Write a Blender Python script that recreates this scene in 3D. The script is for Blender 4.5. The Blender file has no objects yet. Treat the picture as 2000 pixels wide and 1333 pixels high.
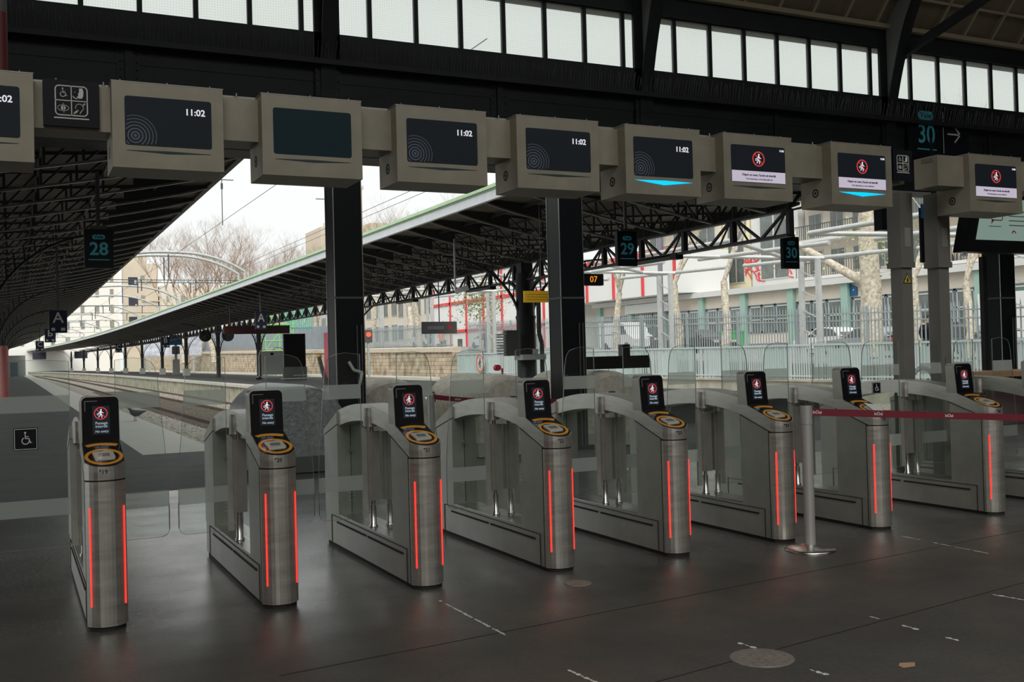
import bpy, math, random
from mathutils import Vector, Matrix
random.seed(7)
SC = bpy.context.scene
COL = SC.collection
PI = math.pi

# ------------------------------------------------------------------ helpers
class MB:
    def __init__(s): s.v=[]; s.f=[]; s.sm=[]
    def add(s, vs, fs, smooth=False):
        o=len(s.v); s.v+=[tuple(v) for v in vs]
        for f in fs: s.f.append([i+o for i in f]); s.sm.append(smooth)
        return s
    def box(s, x0,x1,y0,y1,z0,z1):
        s.add([(x0,y0,z0),(x1,y0,z0),(x1,y1,z0),(x0,y1,z0),(x0,y0,z1),(x1,y0,z1),(x1,y1,z1),(x0,y1,z1)],
              [(0,3,2,1),(4,5,6,7),(0,1,5,4),(1,2,6,5),(2,3,7,6),(3,0,4,7)]); return s
    def prism(s, pts, a, b, axis='x', smooth=False):
        # polygon pts (u,v) extruded from a to b along axis. x:(y,z) y:(x,z) z:(x,y)
        n=len(pts)
        def m(u,v,w): return (w,u,v) if axis=='x' else ((u,w,v) if axis=='y' else (u,v,w))
        vs=[m(u,v,a) for u,v in pts]+[m(u,v,b) for u,v in pts]
        s.add(vs,[list(range(n))[::-1] if axis!='y' else list(range(n)), [i+n for i in (range(n) if axis!='y' else range(n-1,-1,-1))]])
        side=[(i,(i+1)%n,(i+1)%n+n,i+n) for i in range(n)]
        if axis=='y': side=[q[::-1] for q in side]
        s.add(vs,side,smooth); return s
    def tube(s, p, q, r, r2=None, n=8, smooth=True, caps=True):
        p=Vector(p); q=Vector(q); r2=r if r2 is None else r2
        d=(q-p)
        if d.length<1e-6: return s
        d.normalize(); a=d.orthogonal().normalized(); b=d.cross(a)
        vs=[p+(a*math.cos(2*PI*i/n)+b*math.sin(2*PI*i/n))*r for i in range(n)]+[q+(a*math.cos(2*PI*i/n)+b*math.sin(2*PI*i/n))*r2 for i in range(n)]
        s.add(vs,[(i,(i+1)%n,(i+1)%n+n,i+n) for i in range(n)],smooth)
        if caps: s.add(vs,[list(range(n))[::-1],[i+n for i in range(n)]])
        return s
    def path(s, pts, r, n=8):
        for i in range(len(pts)-1): s.tube(pts[i],pts[i+1],r,n=n)
        return s
    def bar(s, p, q, w, h, up=(0,0,1)):
        # rectangular bar from p to q, width w (sideways) height h (up)
        p=Vector(p); q=Vector(q); d=(q-p).normalized(); u=Vector(up)
        sd=d.cross(u)
        if sd.length<1e-4: sd=d.orthogonal()
        sd.normalize(); u=sd.cross(d).normalized()
        vs=[]
        for c in (p,q):
            for i,j in ((-1,-1),(1,-1),(1,1),(-1,1)): vs.append(c+sd*(i*w/2)+u*(j*h/2))
        s.add(vs,[(0,1,2,3),(7,6,5,4),(0,4,5,1),(1,5,6,2),(2,6,7,3),(3,7,4,0)]); return s
    def lathe(s, prof, n=24, c=(0,0,0), smooth=True):
        vs=[]
        for r,z in prof:
            for i in range(n): vs.append((c[0]+r*math.cos(2*PI*i/n),c[1]+r*math.sin(2*PI*i/n),c[2]+z))
        fs=[]
        for k in range(len(prof)-1):
            for i in range(n): fs.append((k*n+i,k*n+(i+1)%n,(k+1)*n+(i+1)%n,(k+1)*n+i))
        s.add(vs,fs,smooth); s.add(vs[:n],[list(range(n))[::-1]]); s.add(vs[-n:],[list(range(n))]); return s
    def poly(s, pts): s.add(pts,[list(range(len(pts)))]); return s
    def ring2(s, cx,cz,ro,ri,y0,y1,n=32,a0=0,a1=2*PI,sx=1.0):
        # flat annulus standing in the xz plane
        full=abs(a1-a0-2*PI)<1e-6; m=n if full else n+1
        A=[a0+(a1-a0)*i/n for i in range(m)]
        vs=[]
        for r,y in ((ro,y0),(ri,y0),(ro,y1),(ri,y1)):
            vs+=[(cx+r*sx*math.cos(a),y,cz+r*math.sin(a)) for a in A]
        fs=[]
        for i in range(n):
            j=(i+1)%m
            fs+=[(i,m+i,m+j,j),(2*m+i,2*m+j,3*m+j,3*m+i),(i,j,2*m+j,2*m+i),(m+i,3*m+i,3*m+j,m+j)]
        s.add(vs,fs); return s
    def xf(s, M):
        s.v=[tuple(M@Vector(v)) for v in s.v]; return s
    def mesh(s, name, mat):
        me=bpy.data.meshes.new(name); me.from_pydata(s.v,[],s.f)
        me.polygons.foreach_set('use_smooth',s.sm); 
        me.materials.append(mat); me.update(); return me

def link(name, me, parent=None, loc=None):
    o=bpy.data.objects.new(name, me); COL.objects.link(o)
    if parent: o.parent=parent
    if loc: o.location=loc
    return o
def obj(name, mb, mat, parent=None, loc=None):
    return link(name, mb.mesh(name,mat), parent, loc)
def tag(o,label,cat,group=None,kind=None):
    if label: o['label']=label
    if cat: o['category']=cat
    if group: o['group']=group
    if kind: o['kind']=kind
    return o
def thing(name,label,cat,loc=(0,0,0),rz=0,group=None,sc=1):
    o=bpy.data.objects.new(name,None); COL.objects.link(o); o.location=loc; o.rotation_euler=(0,0,rz); o.scale=(sc,)*3
    o.empty_display_size=.1
    return tag(o,label,cat,group)
def struct(name,mb,mat):
    o=obj(name,mb,mat); o['kind']='structure'; return o
def copy_tree(o,parent=None):
    c=o.copy(); COL.objects.link(c)
    if parent: c.parent=parent
    for ch in o.children: copy_tree(ch,c)
    return c

# ------------------------------------------------------------------ materials
def N(nt,t,**k):
    n=nt.nodes.new(t)
    for a,b in k.items():
        if a in n.inputs: n.inputs[a].default_value=b
        else: setattr(n,a,b)
    return n
def pbr(name, col, rough=.6, metal=0., noise=0., nscale=8., bump=0., bscale=40., spec=.5, emis=None, estr=0., stretch=None, rvar=0., col2=None, coat=0.):
    m=bpy.data.materials.new(name); m.use_nodes=True; nt=m.node_tree; b=nt.nodes['Principled BSDF']
    b.inputs['Base Color'].default_value=(*col,1); b.inputs['Roughness'].default_value=rough; b.inputs['Metallic'].default_value=metal
    b.inputs['Specular IOR Level'].default_value=spec
    if coat: b.inputs['Coat Weight'].default_value=coat; b.inputs['Coat Roughness'].default_value=.08
    if emis: b.inputs['Emission Color'].default_value=(*emis,1); b.inputs['Emission Strength'].default_value=estr
    tc=None
    if noise or bump or rvar or col2:
        tc=N(nt,'ShaderNodeTexCoord'); mp=N(nt,'ShaderNodeMapping'); nt.links.new(tc.outputs['Object'],mp.inputs['Vector'])
        if stretch: mp.inputs['Scale'].default_value=stretch
    if noise or rvar or col2:
        n=N(nt,'ShaderNodeTexNoise',Scale=nscale,Detail=6.,Roughness=.6); nt.links.new(mp.outputs[0],n.inputs['Vector'])
        if noise or col2:
            r=N(nt,'ShaderNodeValToRGB'); c2=col2 if col2 else col
            r.color_ramp.elements[0].position=.3; r.color_ramp.elements[1].position=.7
            r.color_ramp.elements[0].color=(*[max(0,c*(1-noise)) for c in col],1)
            r.color_ramp.elements[1].color=(*[min(1,c*(1+noise)) for c in c2],1)
            nt.links.new(n.outputs['Fac'],r.inputs['Fac']); nt.links.new(r.outputs[0],b.inputs['Base Color'])
        if rvar:
            mr=N(nt,'ShaderNodeMapRange'); mr.inputs['From Min'].default_value=.3; mr.inputs['From Max'].default_value=.7
            mr.inputs['To Min'].default_value=max(.02,rough-rvar); mr.inputs['To Max'].default_value=min(1,rough+rvar)
            nt.links.new(n.outputs['Fac'],mr.inputs['Value']); nt.links.new(mr.outputs[0],b.inputs['Roughness'])
    if bump:
        n2=N(nt,'ShaderNodeTexNoise',Scale=bscale,Detail=4.); nt.links.new(mp.outputs[0],n2.inputs['Vector'])
        bp=N(nt,'ShaderNodeBump',Strength=bump,Distance=.01); nt.links.new(n2.outputs['Fac'],bp.inputs['Height']); nt.links.new(bp.outputs[0],b.inputs['Normal'])
    return m
def emi(name,col,s=1.):
    m=bpy.data.materials.new(name); m.use_nodes=True; nt=m.node_tree; b=nt.nodes['Principled BSDF']
    b.inputs['Base Color'].default_value=(*[c*.3 for c in col],1); b.inputs['Roughness'].default_value=.4
    b.inputs['Emission Color'].default_value=(*col,1); b.inputs['Emission Strength'].default_value=s; return m
def glass(name, tint=(.9,.95,.93), alpha=.12, frost=False, rough=.02):
    m=bpy.data.materials.new(name); m.use_nodes=True; nt=m.node_tree; nt.nodes.clear()
    out=N(nt,'ShaderNodeOutputMaterial'); tr=N(nt,'ShaderNodeBsdfTransparent'); tr.inputs[0].default_value=(*tint,1)
    mix=N(nt,'ShaderNodeMixShader')
    if frost:
        df=N(nt,'ShaderNodeBsdfDiffuse'); df.inputs[0].default_value=(.55,.58,.54,1); tl=N(nt,'ShaderNodeBsdfTranslucent'); tl.inputs[0].default_value=(.5,.53,.49,1)
        m2=N(nt,'ShaderNodeMixShader'); m2.inputs[0].default_value=.5; nt.links.new(df.outputs[0],m2.inputs[1]); nt.links.new(tl.outputs[0],m2.inputs[2])
        mix.inputs[0].default_value=alpha; nt.links.new(tr.outputs[0],mix.inputs[1]); nt.links.new(m2.outputs[0],mix.inputs[2])
    else:
        gl=N(nt,'ShaderNodeBsdfGlossy'); gl.inputs['Roughness'].default_value=rough; gl.inputs[0].default_value=(.9,.95,.95,1)
        lw=N(nt,'ShaderNodeLayerWeight',Blend=.5); pw=N(nt,'ShaderNodeMath',operation='POWER'); pw.inputs[1].default_value=4.; nt.links.new(lw.outputs['Facing'],pw.inputs[0])
        fr=N(nt,'ShaderNodeMath',operation='MULTIPLY_ADD'); fr.inputs[1].default_value=.55; fr.inputs[2].default_value=.045; nt.links.new(pw.outputs[0],fr.inputs[0]); nt.links.new(fr.outputs[0],mix.inputs[0])
        nt.links.new(tr.outputs[0],mix.inputs[1]); nt.links.new(gl.outputs[0],mix.inputs[2])
    nt.links.new(mix.outputs[0],out.inputs[0]); return m

M={}
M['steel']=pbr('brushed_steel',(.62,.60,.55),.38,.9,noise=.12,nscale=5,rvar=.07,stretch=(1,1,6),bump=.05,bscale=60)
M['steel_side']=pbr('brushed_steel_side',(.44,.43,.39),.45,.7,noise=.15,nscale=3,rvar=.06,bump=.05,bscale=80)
M['steel_dark']=pbr('steel_dark',(.36,.35,.32),.42,.7,noise=.1)
M['steel_lite']=pbr('polished_steel',(.5,.49,.46),.28,1.)
M['housing']=pbr('screen_housing_metal',(.29,.265,.205),.5,.5,noise=.12,nscale=4,rvar=.05)
M['seam']=pbr('seam_black',(.012,.012,.012),.7)
M['blackgloss']=pbr('black_gloss',(.006,.006,.008),.12,0,spec=.5)
M['deck']=pbr('deck_black',(.012,.012,.014),.15,coat=1.)
M['orange']=pbr('orange_ring_paint',(.75,.32,.03),.2,coat=1.)
M['beige']=pbr('reader_beige',(.50,.48,.40),.2,coat=1.)
M['lcd']=pbr('reader_lcd',(.16,.19,.18),.08,coat=.6)
M['display']=pbr('display_dark',(.008,.011,.016),.35,spec=.3,emis=(.03,.04,.055),estr=.2)
M['display_os']=pbr('overhead_display',(.007,.010,.014),.5,spec=.2,emis=(.030,.042,.055),estr=.1)
M['display_teal']=pbr('overhead_display_teal',(.004,.014,.018),.5,spec=.2,emis=(.01,.05,.065),estr=.08)
M['ringfaint']=emi('display_ring_grey',(.07,.085,.11),.42)
M['txt']=emi('display_white',(.85,.85,.95),.75)
M['txt_dim']=emi('display_white_dim',(.6,.75,.85),.34)
M['red_em']=emi('display_red',(.9,.07,.07),.55)
M['lilac']=emi('display_lilac_band',(.62,.56,.68),.7)
M['txtdark']=pbr('text_dark',(.03,.03,.05),.5)
M['txtgrey']=pbr('text_grey',(.22,.2,.25),.5)
M['led']=emi('red_led',(1.,.028,.02),2.0)
M['cyan']=emi('cyan_light',(.0,.42,.75),1.6)
M['cyan_off']=pbr('cyan_unlit',(.03,.055,.06),.3)
M['glass']=glass('clear_glass')
M['pane']=glass('gate_pane_glass',tint=(.86,.90,.87),frost=True,alpha=.22)  # diffuse share mixed in as haze for the pane's dull reflections
M['frost']=glass('frosted_band',frost=True,alpha=.72)
M['glassedge']=pbr('glass_edge',(.18,.22,.2),.2)
M['signblack']=pbr('sign_black',(.004,.005,.009),.5,spec=.25)
M['white']=pbr('sign_white',(.62,.62,.58),.5)
M['teal']=pbr('sign_teal',(.05,.24,.29),.5,emis=(.03,.25,.3),estr=.09)
M['iron']=pbr('painted_iron_dark',(.012,.015,.015),.5,spec=.3,noise=.3,nscale=3,bump=.12,bscale=25)
M['iron_col']=pbr('painted_column_steel',(.004,.006,.008),.45,spec=.25,noise=.2,nscale=2)
M['iron_grey']=pbr('painted_iron_grey',(.10,.105,.10),.6,noise=.15,nscale=2)
M['canopyiron']=pbr('canopy_iron',(.016,.02,.02),.5,noise=.2,nscale=4)
M['truss']=pbr('truss_paint',(.04,.042,.04),.45)
M['chord']=pbr('truss_chord_lit',(.24,.24,.225),.35,.2)  # lighter than the truss paint: highlight from below put into the colour
M['web']=pbr('rib_web_paint',(.27,.28,.27),.5)
M['postgrey']=pbr('post_grey_paint',(.16,.155,.135),.5,.2,noise=.1,nscale=4)
M['yellow']=pbr('warning_yellow',(.6,.42,.03),.5)
M['signyellow']=pbr('sign_yellow',(.85,.5,.02),.55)
M['belt']=pbr('belt_burgundy',(.16,.012,.025),.7)
M['alu']=pbr('stanchion_alu',(.50,.49,.47),.4,.5)
M['white_paint']=pbr('worn_white_paint',(.62,.62,.57),.7,noise=.4,nscale=60)
M['manhole']=pbr('manhole_metal',(.21,.18,.155),.6,.2,noise=.3,nscale=30)
M['red']=pbr('red_enamel',(.55,.03,.06),.4)
M['rust']=pbr('rail_rust',(.10,.055,.035),.7,noise=.3,nscale=6)
M['railtop']=pbr('rail_top',(.13,.11,.10),.5,.4)
M['sleeper']=pbr('sleeper',(.18,.16,.13),.9,noise=.3,nscale=10)
M['green_s']=pbr('green_scaffold',(.25,.68,.22),.5)
M['teal_s']=pbr('teal_mesh',(.18,.60,.52),.6)
M['blue_s']=pbr('sign_blue',(.01,.10,.26),.45)
M['navy']=pbr('sign_navy',(.012,.02,.05),.45)
M['kiosk']=pbr('kiosk_black',(.006,.007,.007),.35)
M['cartgrey']=pbr('cart_grey',(.32,.33,.31),.5,.2)
M['clockdark']=pbr('clock_dark',(.01,.012,.01),.4)
M['galv']=pbr('galvanised_steel',(.56,.58,.57),.5,.25,noise=.1,nscale=5)
M['fence_grey']=pbr('fence_grey_paint',(.33,.38,.39),.55)
M['rail_grey']=pbr('railing_pale_grey',(.52,.60,.60),.55)
M['panel_grey']=pbr('fence_panel_blue_grey',(.26,.30,.34),.6,noise=.12,nscale=.6)
M['stucco']=pbr('stucco_cream',(.70,.62,.50),.9,noise=.06,nscale=1.)
M['stucco_w']=pbr('facade_white',(.85,.84,.80),.9)
M['tower']=pbr('tower_beige',(.62,.54,.43),.9,noise=.06,nscale=.3)
M['facade']=pbr('facade_pinkish',(.70,.63,.54),.9,noise=.05,nscale=1)
M['facade_grey']=pbr('facade_pale_grey',(.66,.66,.64),.9,noise=.06,nscale=.5)
M['facade_yel']=pbr('facade_pale_yellow',(.74,.68,.46),.9,noise=.06,nscale=.5)
M['ochre']=pbr('mural_ochre',(.66,.44,.18),.8,noise=.3,nscale=3)
M['mint']=pbr('pilaster_green',(.33,.50,.43),.6)
M['winframe']=pbr('window_frame_slate',(.10,.14,.16),.5)
M['winframe_w']=pbr('window_frame_white',(.6,.62,.6),.5)
M['winglass']=pbr('window_glass_dark',(.12,.14,.13),.08,spec=.8,noise=.35,nscale=1.2)
M['winglass_g']=pbr('window_glass_green',(.10,.20,.16),.15,spec=.8,noise=.3,nscale=1.2)
M['winglass_l']=pbr('far_window',(.30,.30,.28),.3)
M['cont_white']=pbr('container_white',(.78,.79,.77),.6)
M['cont_red']=pbr('container_red',(.72,.06,.07),.5)
M['bark']=pbr('plane_bark',(.44,.38,.29),.9,noise=.3,nscale=6,col2=(.60,.55,.45))
M['twig']=pbr('twig_brown',(.36,.25,.18),.95)
M['twig_p']=pbr('twig_pale',(.46,.38,.31),.95)
M['leaf']=pbr('fresh_leaf',(.42,.46,.14),.7)
M['leaf_d']=pbr('bush_leaf',(.20,.24,.10),.8,noise=.3,nscale=10)
M['grass']=pbr('grass',(.17,.22,.07),.9,noise=.4,nscale=5)
M['carw']=pbr('car_white',(.75,.76,.76),.3)
M['carb']=pbr('car_grey',(.20,.22,.24),.25,.3)
M['card']=pbr('car_dark',(.06,.065,.07),.25,.2)
M['cars']=pbr('car_silver',(.42,.44,.45),.25,.4)
M['carglass']=pbr('car_glass',(.05,.06,.06),.06)
M['tyre']=pbr('tyre',(.02,.02,.02),.8)
M['bin_g']=pbr('bin_green',(.05,.40,.12),.5)
M['coat']=pbr('coat_dark',(.045,.055,.075),.85)
M['orange_v']=pbr('vest_orange',(1.,.22,.08),.7,emis=None)
M['skin']=pbr('skin_tone',(.45,.28,.2),.6)
M['hair']=pbr('hair_dark',(.02,.015,.012),.7)
M['trouser']=pbr('trousers_dark',(.03,.035,.05),.8)
M['tan']=pbr('counter_wood',(.45,.27,.15),.5)
M['billboard']=pbr('billboard_face',(.62,.66,.74),.6,noise=.35,nscale=1.2)
M['tvscreen']=emi('information_screen',(.30,.42,.36),.55)
M['amber']=emi('amber_digits',(1.,.33,.02),.9)
M['signalred']=emi('signal_red',(1.,.08,.04),2.)
M['green_roof']=pbr('canopy_roof_green',(.50,.68,.46),.7,noise=.08,nscale=3)
M['gutter']=pbr('gutter_grey',(.74,.78,.82),.5,.0,noise=.08,nscale=3)
M['gutter_d']=pbr('fascia_dull_grey',(.11,.11,.105),.6)
M['housebeige']=pbr('parapet_beige',(.58,.50,.40),.9)
M['pigeon']=pbr('pigeon_grey',(.10,.105,.12),.7)
M['stone_cap']=pbr('wall_cap_stone',(.60,.53,.42),.9,noise=.1,nscale=2)
M['kerb']=pbr('kerb_pale',(.62,.60,.54),.9,noise=.1,nscale=2)
M['concrete']=pbr('stained_concrete',(.45,.43,.36),.9,noise=.25,nscale=1.5)

def mat_floor():
    m=bpy.data.materials.new('hall_floor_asphalt'); m.use_nodes=True; nt=m.node_tree; b=nt.nodes['Principled BSDF']; L=nt.links.new
    tc=N(nt,'ShaderNodeTexCoord')
    b.inputs['Specular IOR Level'].default_value=.85
    n1=N(nt,'ShaderNodeTexNoise',Scale=.55,Detail=7.,Roughness=.65); L(tc.outputs['Object'],n1.inputs['Vector'])
    r=N(nt,'ShaderNodeValToRGB'); e=r.color_ramp.elements; e[0].position=.32; e[0].color=(.026,.023,.018,1); e[1].position=.72; e[1].color=(.080,.071,.058,1)
    L(n1.outputs['Fac'],r.inputs['Fac'])
    n2=N(nt,'ShaderNodeTexNoise',Scale=38.,Detail=8.,Roughness=.7); L(tc.outputs['Object'],n2.inputs['Vector'])
    mx=N(nt,'ShaderNodeMix'); mx.data_type='RGBA'; mx.blend_type='MULTIPLY'; mx.inputs[0].default_value=.55
    r2=N(nt,'ShaderNodeValToRGB'); r2.color_ramp.elements[0].position=.35; r2.color_ramp.elements[0].color=(.30,.30,.30,1); r2.color_ramp.elements[1].position=.7; r2.color_ramp.elements[1].color=(1.7,1.7,1.7,1)
    L(n2.outputs['Fac'],r2.inputs['Fac']); L(r.outputs[0],mx.inputs[6]); L(r2.outputs[0],mx.inputs[7])
    # reddish stains
    n4=N(nt,'ShaderNodeTexNoise',Scale=.8,Detail=3.); mp=N(nt,'ShaderNodeMapping'); mp.inputs['Location'].default_value=(3,9,1); L(tc.outputs['Object'],mp.inputs[0]); L(mp.outputs[0],n4.inputs['Vector'])
    r4=N(nt,'ShaderNodeValToRGB'); r4.color_ramp.elements[0].position=.56; r4.color_ramp.elements[1].position=.72; r4.color_ramp.elements[1].color=(.6,.6,.6,1)
    mx2=N(nt,'ShaderNodeMix'); mx2.data_type='RGBA'; L(n4.outputs['Fac'],r4.inputs['Fac']); L(r4.outputs[0],mx2.inputs[0]); L(mx.outputs[2],mx2.inputs[6]); mx2.inputs[7].default_value=(.10,.06,.045,1)
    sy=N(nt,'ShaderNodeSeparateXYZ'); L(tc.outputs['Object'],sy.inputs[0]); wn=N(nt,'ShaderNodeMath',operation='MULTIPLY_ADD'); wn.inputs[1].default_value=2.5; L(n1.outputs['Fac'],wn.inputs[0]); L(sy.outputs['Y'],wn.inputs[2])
    wr=N(nt,'ShaderNodeMapRange'); wr.inputs['From Min'].default_value=7.; wr.inputs['From Max'].default_value=11.; L(wn.outputs[0],wr.inputs['Value'])  # paler floor colour behind the gates, painted in for daylight and sky reflection
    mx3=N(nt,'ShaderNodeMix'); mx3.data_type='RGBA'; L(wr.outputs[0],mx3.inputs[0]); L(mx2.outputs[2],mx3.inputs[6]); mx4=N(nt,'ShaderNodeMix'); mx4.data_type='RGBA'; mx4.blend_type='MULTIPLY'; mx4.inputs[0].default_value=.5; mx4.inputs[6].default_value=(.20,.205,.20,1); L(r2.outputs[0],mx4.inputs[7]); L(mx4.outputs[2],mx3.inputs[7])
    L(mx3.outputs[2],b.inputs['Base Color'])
    mr=N(nt,'ShaderNodeMapRange'); mr.inputs['From Min'].default_value=.3; mr.inputs['From Max'].default_value=.7; mr.inputs['To Min'].default_value=.12; mr.inputs['To Max'].default_value=.27
    n3=N(nt,'ShaderNodeTexNoise',Scale=1.6,Detail=6.); L(tc.outputs['Object'],n3.inputs['Vector']); L(n3.outputs['Fac'],mr.inputs['Value'])
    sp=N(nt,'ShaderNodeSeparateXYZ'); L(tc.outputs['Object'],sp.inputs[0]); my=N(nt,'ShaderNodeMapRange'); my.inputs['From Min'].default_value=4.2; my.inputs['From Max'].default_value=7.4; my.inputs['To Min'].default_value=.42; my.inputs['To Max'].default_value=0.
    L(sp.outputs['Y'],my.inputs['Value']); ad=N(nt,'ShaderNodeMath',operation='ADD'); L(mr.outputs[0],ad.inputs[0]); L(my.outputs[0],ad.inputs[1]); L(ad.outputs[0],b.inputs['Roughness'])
    bp=N(nt,'ShaderNodeBump',Strength=.25,Distance=.004); L(n2.outputs['Fac'],bp.inputs['Height']); L(bp.outputs[0],b.inputs['Normal'])
    return m
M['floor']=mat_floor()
M['asphalt']=pbr('platform_asphalt',(.085,.085,.083),.75,noise=.2,nscale=1.2,bump=.2,bscale=60)
M['tactile']=pbr('platform_edge_pale',(.64,.63,.57),.8,noise=.06,nscale=3)
M['ballast']=pbr('ballast_stone',(.20,.18,.15),.95,noise=.5,nscale=7,bump=1.,bscale=9,col2=(.42,.39,.34))
M['platwall']=pbr('platform_wall_mossy',(.36,.33,.24),.95,noise=.35,nscale=1.5,col2=(.48,.46,.37))
M['street']=pbr('street_asphalt',(.26,.26,.25),.9,noise=.1,nscale=1)
def mat_brick(name,c1,c2,mc,sc=1.,bw=.6,rh=.3):
    m=bpy.data.materials.new(name); m.use_nodes=True; nt=m.node_tree; b=nt.nodes['Principled BSDF']; L=nt.links.new
    tc=N(nt,'ShaderNodeTexCoord'); mp=N(nt,'ShaderNodeMapping'); mp.inputs['Rotation'].default_value=(PI/2,0,PI/2); L(tc.outputs['Object'],mp.inputs[0])
    sx=N(nt,'ShaderNodeSeparateXYZ'); cb=N(nt,'ShaderNodeCombineXYZ'); L(tc.outputs['Object'],sx.inputs[0]); L(sx.outputs['Y'],cb.inputs['X']); L(sx.outputs['Z'],cb.inputs['Y'])
    br=N(nt,'ShaderNodeTexBrick',Scale=sc); br.inputs['Color1'].default_value=(*c1,1); br.inputs['Color2'].default_value=(*c2,1); br.inputs['Mortar'].default_value=(*mc,1)
    br.inputs['Brick Width'].default_value=bw; br.inputs['Row Height'].default_value=rh; br.inputs['Mortar Size'].default_value=.02
    L(cb.outputs[0],br.inputs['Vector'])
    n=N(nt,'ShaderNodeTexNoise',Scale=1.3,Detail=8.); L(tc.outputs['Object'],n.inputs['Vector'])
    mx=N(nt,'ShaderNodeMix'); mx.data_type='RGBA'; mx.blend_type='MULTIPLY'; mx.inputs[0].default_value=.8
    r=N(nt,'ShaderNodeValToRGB'); r.color_ramp.elements[0].position=.35; r.color_ramp.elements[0].color=(.45,.4,.35,1); r.color_ramp.elements[1].position=.6; r.color_ramp.elements[1].color=(1.1,1.1,1.1,1)
    L(n.outputs['Fac'],r.inputs['Fac']); L(br.outputs['Color'],mx.inputs[6]); L(r.outputs[0],mx.inputs[7]); L(mx.outputs[2],b.inputs['Base Color']); b.inputs['Roughness'].default_value=.9
    return m
M['stone']=mat_brick('retaining_stone',(.66,.56,.42),(.52,.43,.32),(.30,.24,.17))
def mat_wave(name,c1,c2,scale,axis='X',rough=.8,dist=0.,metal=0.):
    m=bpy.data.materials.new(name); m.use_nodes=True; nt=m.node_tree; b=nt.nodes['Principled BSDF']; L=nt.links.new
    tc=N(nt,'ShaderNodeTexCoord'); w=N(nt,'ShaderNodeTexWave',Scale=scale,Distortion=dist); w.bands_direction=axis; L(tc.outputs['Object'],w.inputs['Vector'])
    r=N(nt,'ShaderNodeValToRGB'); r.color_ramp.elements[0].position=.0; r.color_ramp.elements[0].color=(*c2,1); r.color_ramp.elements[1].position=.12; r.color_ramp.elements[1].color=(*c1,1)
    L(w.outputs['Fac'],r.inputs['Fac'])
    n=N(nt,'ShaderNodeTexNoise',Scale=2.,Detail=6.); L(tc.outputs['Object'],n.inputs['Vector'])
    mx=N(nt,'ShaderNodeMix'); mx.data_type='RGBA'; mx.blend_type='MULTIPLY'; mx.inputs[0].default_value=.6; L(r.outputs[0],mx.inputs[6]); L(n.outputs['Fac'],mx.inputs[7])
    L(mx.outputs[2],b.inputs['Base Color']); b.inputs['Roughness'].default_value=rough; b.inputs['Metallic'].default_value=metal
    return m
M['deckboard']=mat_wave('canopy_boarding',(.24,.21,.165),(.06,.05,.04),6.,'Y')
M['roofboard']=mat_wave('hall_roof_boards',(.24,.19,.12),(.11,.085,.05),10.,'X')
M['batten']=pbr('roof_batten',(.30,.25,.17),.8)
def mat_foil():
    m=pbr('buffer_cover_crinkled',(.34,.36,.36),.42,.4,noise=.35,nscale=14,bump=.9,bscale=26); return m
M['foil']=mat_foil()
M['foil_t']=pbr('buffer_cover_tan',(.52,.49,.41),.7,.0,noise=.25,nscale=10,bump=.8,bscale=20)
def mat_wired():
    m=bpy.data.materials.new('wired_skylight_glass'); m.use_nodes=True; nt=m.node_tree; nt.nodes.clear(); L=nt.links.new
    out=N(nt,'ShaderNodeOutputMaterial'); tr=N(nt,'ShaderNodeBsdfTransparent'); tr.inputs[0].default_value=(.93,.95,.93,1)
    df=N(nt,'ShaderNodeBsdfTranslucent'); df.inputs[0].default_value=(.7,.72,.7,1); mix=N(nt,'ShaderNodeMixShader')
    tc=N(nt,'ShaderNodeTexCoord'); w1=N(nt,'ShaderNodeTexWave',Scale=8.); w1.bands_direction='X'; w2=N(nt,'ShaderNodeTexWave',Scale=8.); w2.bands_direction='Z'
    L(tc.outputs['Object'],w1.inputs[0]); L(tc.outputs['Object'],w2.inputs[0])
    mn=N(nt,'ShaderNodeMath',operation='MINIMUM'); L(w1.outputs['Fac'],mn.inputs[0]); L(w2.outputs['Fac'],mn.inputs[1])
    r=N(nt,'ShaderNodeValToRGB'); r.color_ramp.elements[0].position=0; r.color_ramp.elements[0].color=(.30,.30,.30,1); r.color_ramp.elements[1].position=.07; r.color_ramp.elements[1].color=(.16,.16,.16,1)
    L(mn.outputs[0],r.inputs['Fac']); L(r.outputs[0],mix.inputs[0]); L(tr.outputs[0],mix.inputs[1]); L(df.outputs[0],mix.inputs[2]); L(mix.outputs[0],out.inputs[0])
    return m
M['wired']=mat_wired()

# ------------------------------------------------------------------ text and pictograms (xz plane, facing -y)
RX=Matrix.Rotation(PI/2,4,'X')
_tc={}
def text_mesh(s,size,mat,align='LEFT',ext=.0015,bold=0.,shear=0.,sx=1.):
    k=(s,size,mat.name,align,bold,shear,sx)
    if k in _tc: return _tc[k]
    cu=bpy.data.curves.new('t','FONT'); cu.body=s; cu.size=size; cu.align_x=align; cu.align_y='CENTER'; cu.extrude=ext; cu.offset=bold; cu.shear=shear; cu.resolution_u=3
    cu.space_line=.85
    o=bpy.data.objects.new('t',cu); COL.objects.link(o); dg=bpy.context.evaluated_depsgraph_get()
    me=bpy.data.meshes.new_from_object(o.evaluated_get(dg)); me.transform(RX@Matrix.Scale(sx,4,(1,0,0))); me.materials.clear(); me.materials.append(mat)
    bpy.data.objects.remove(o); _tc[k]=me; return me
def text(name,s,size,mat,parent,loc,**k):
    return link(name,text_mesh(s,size,mat,**k),parent,loc)

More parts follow.
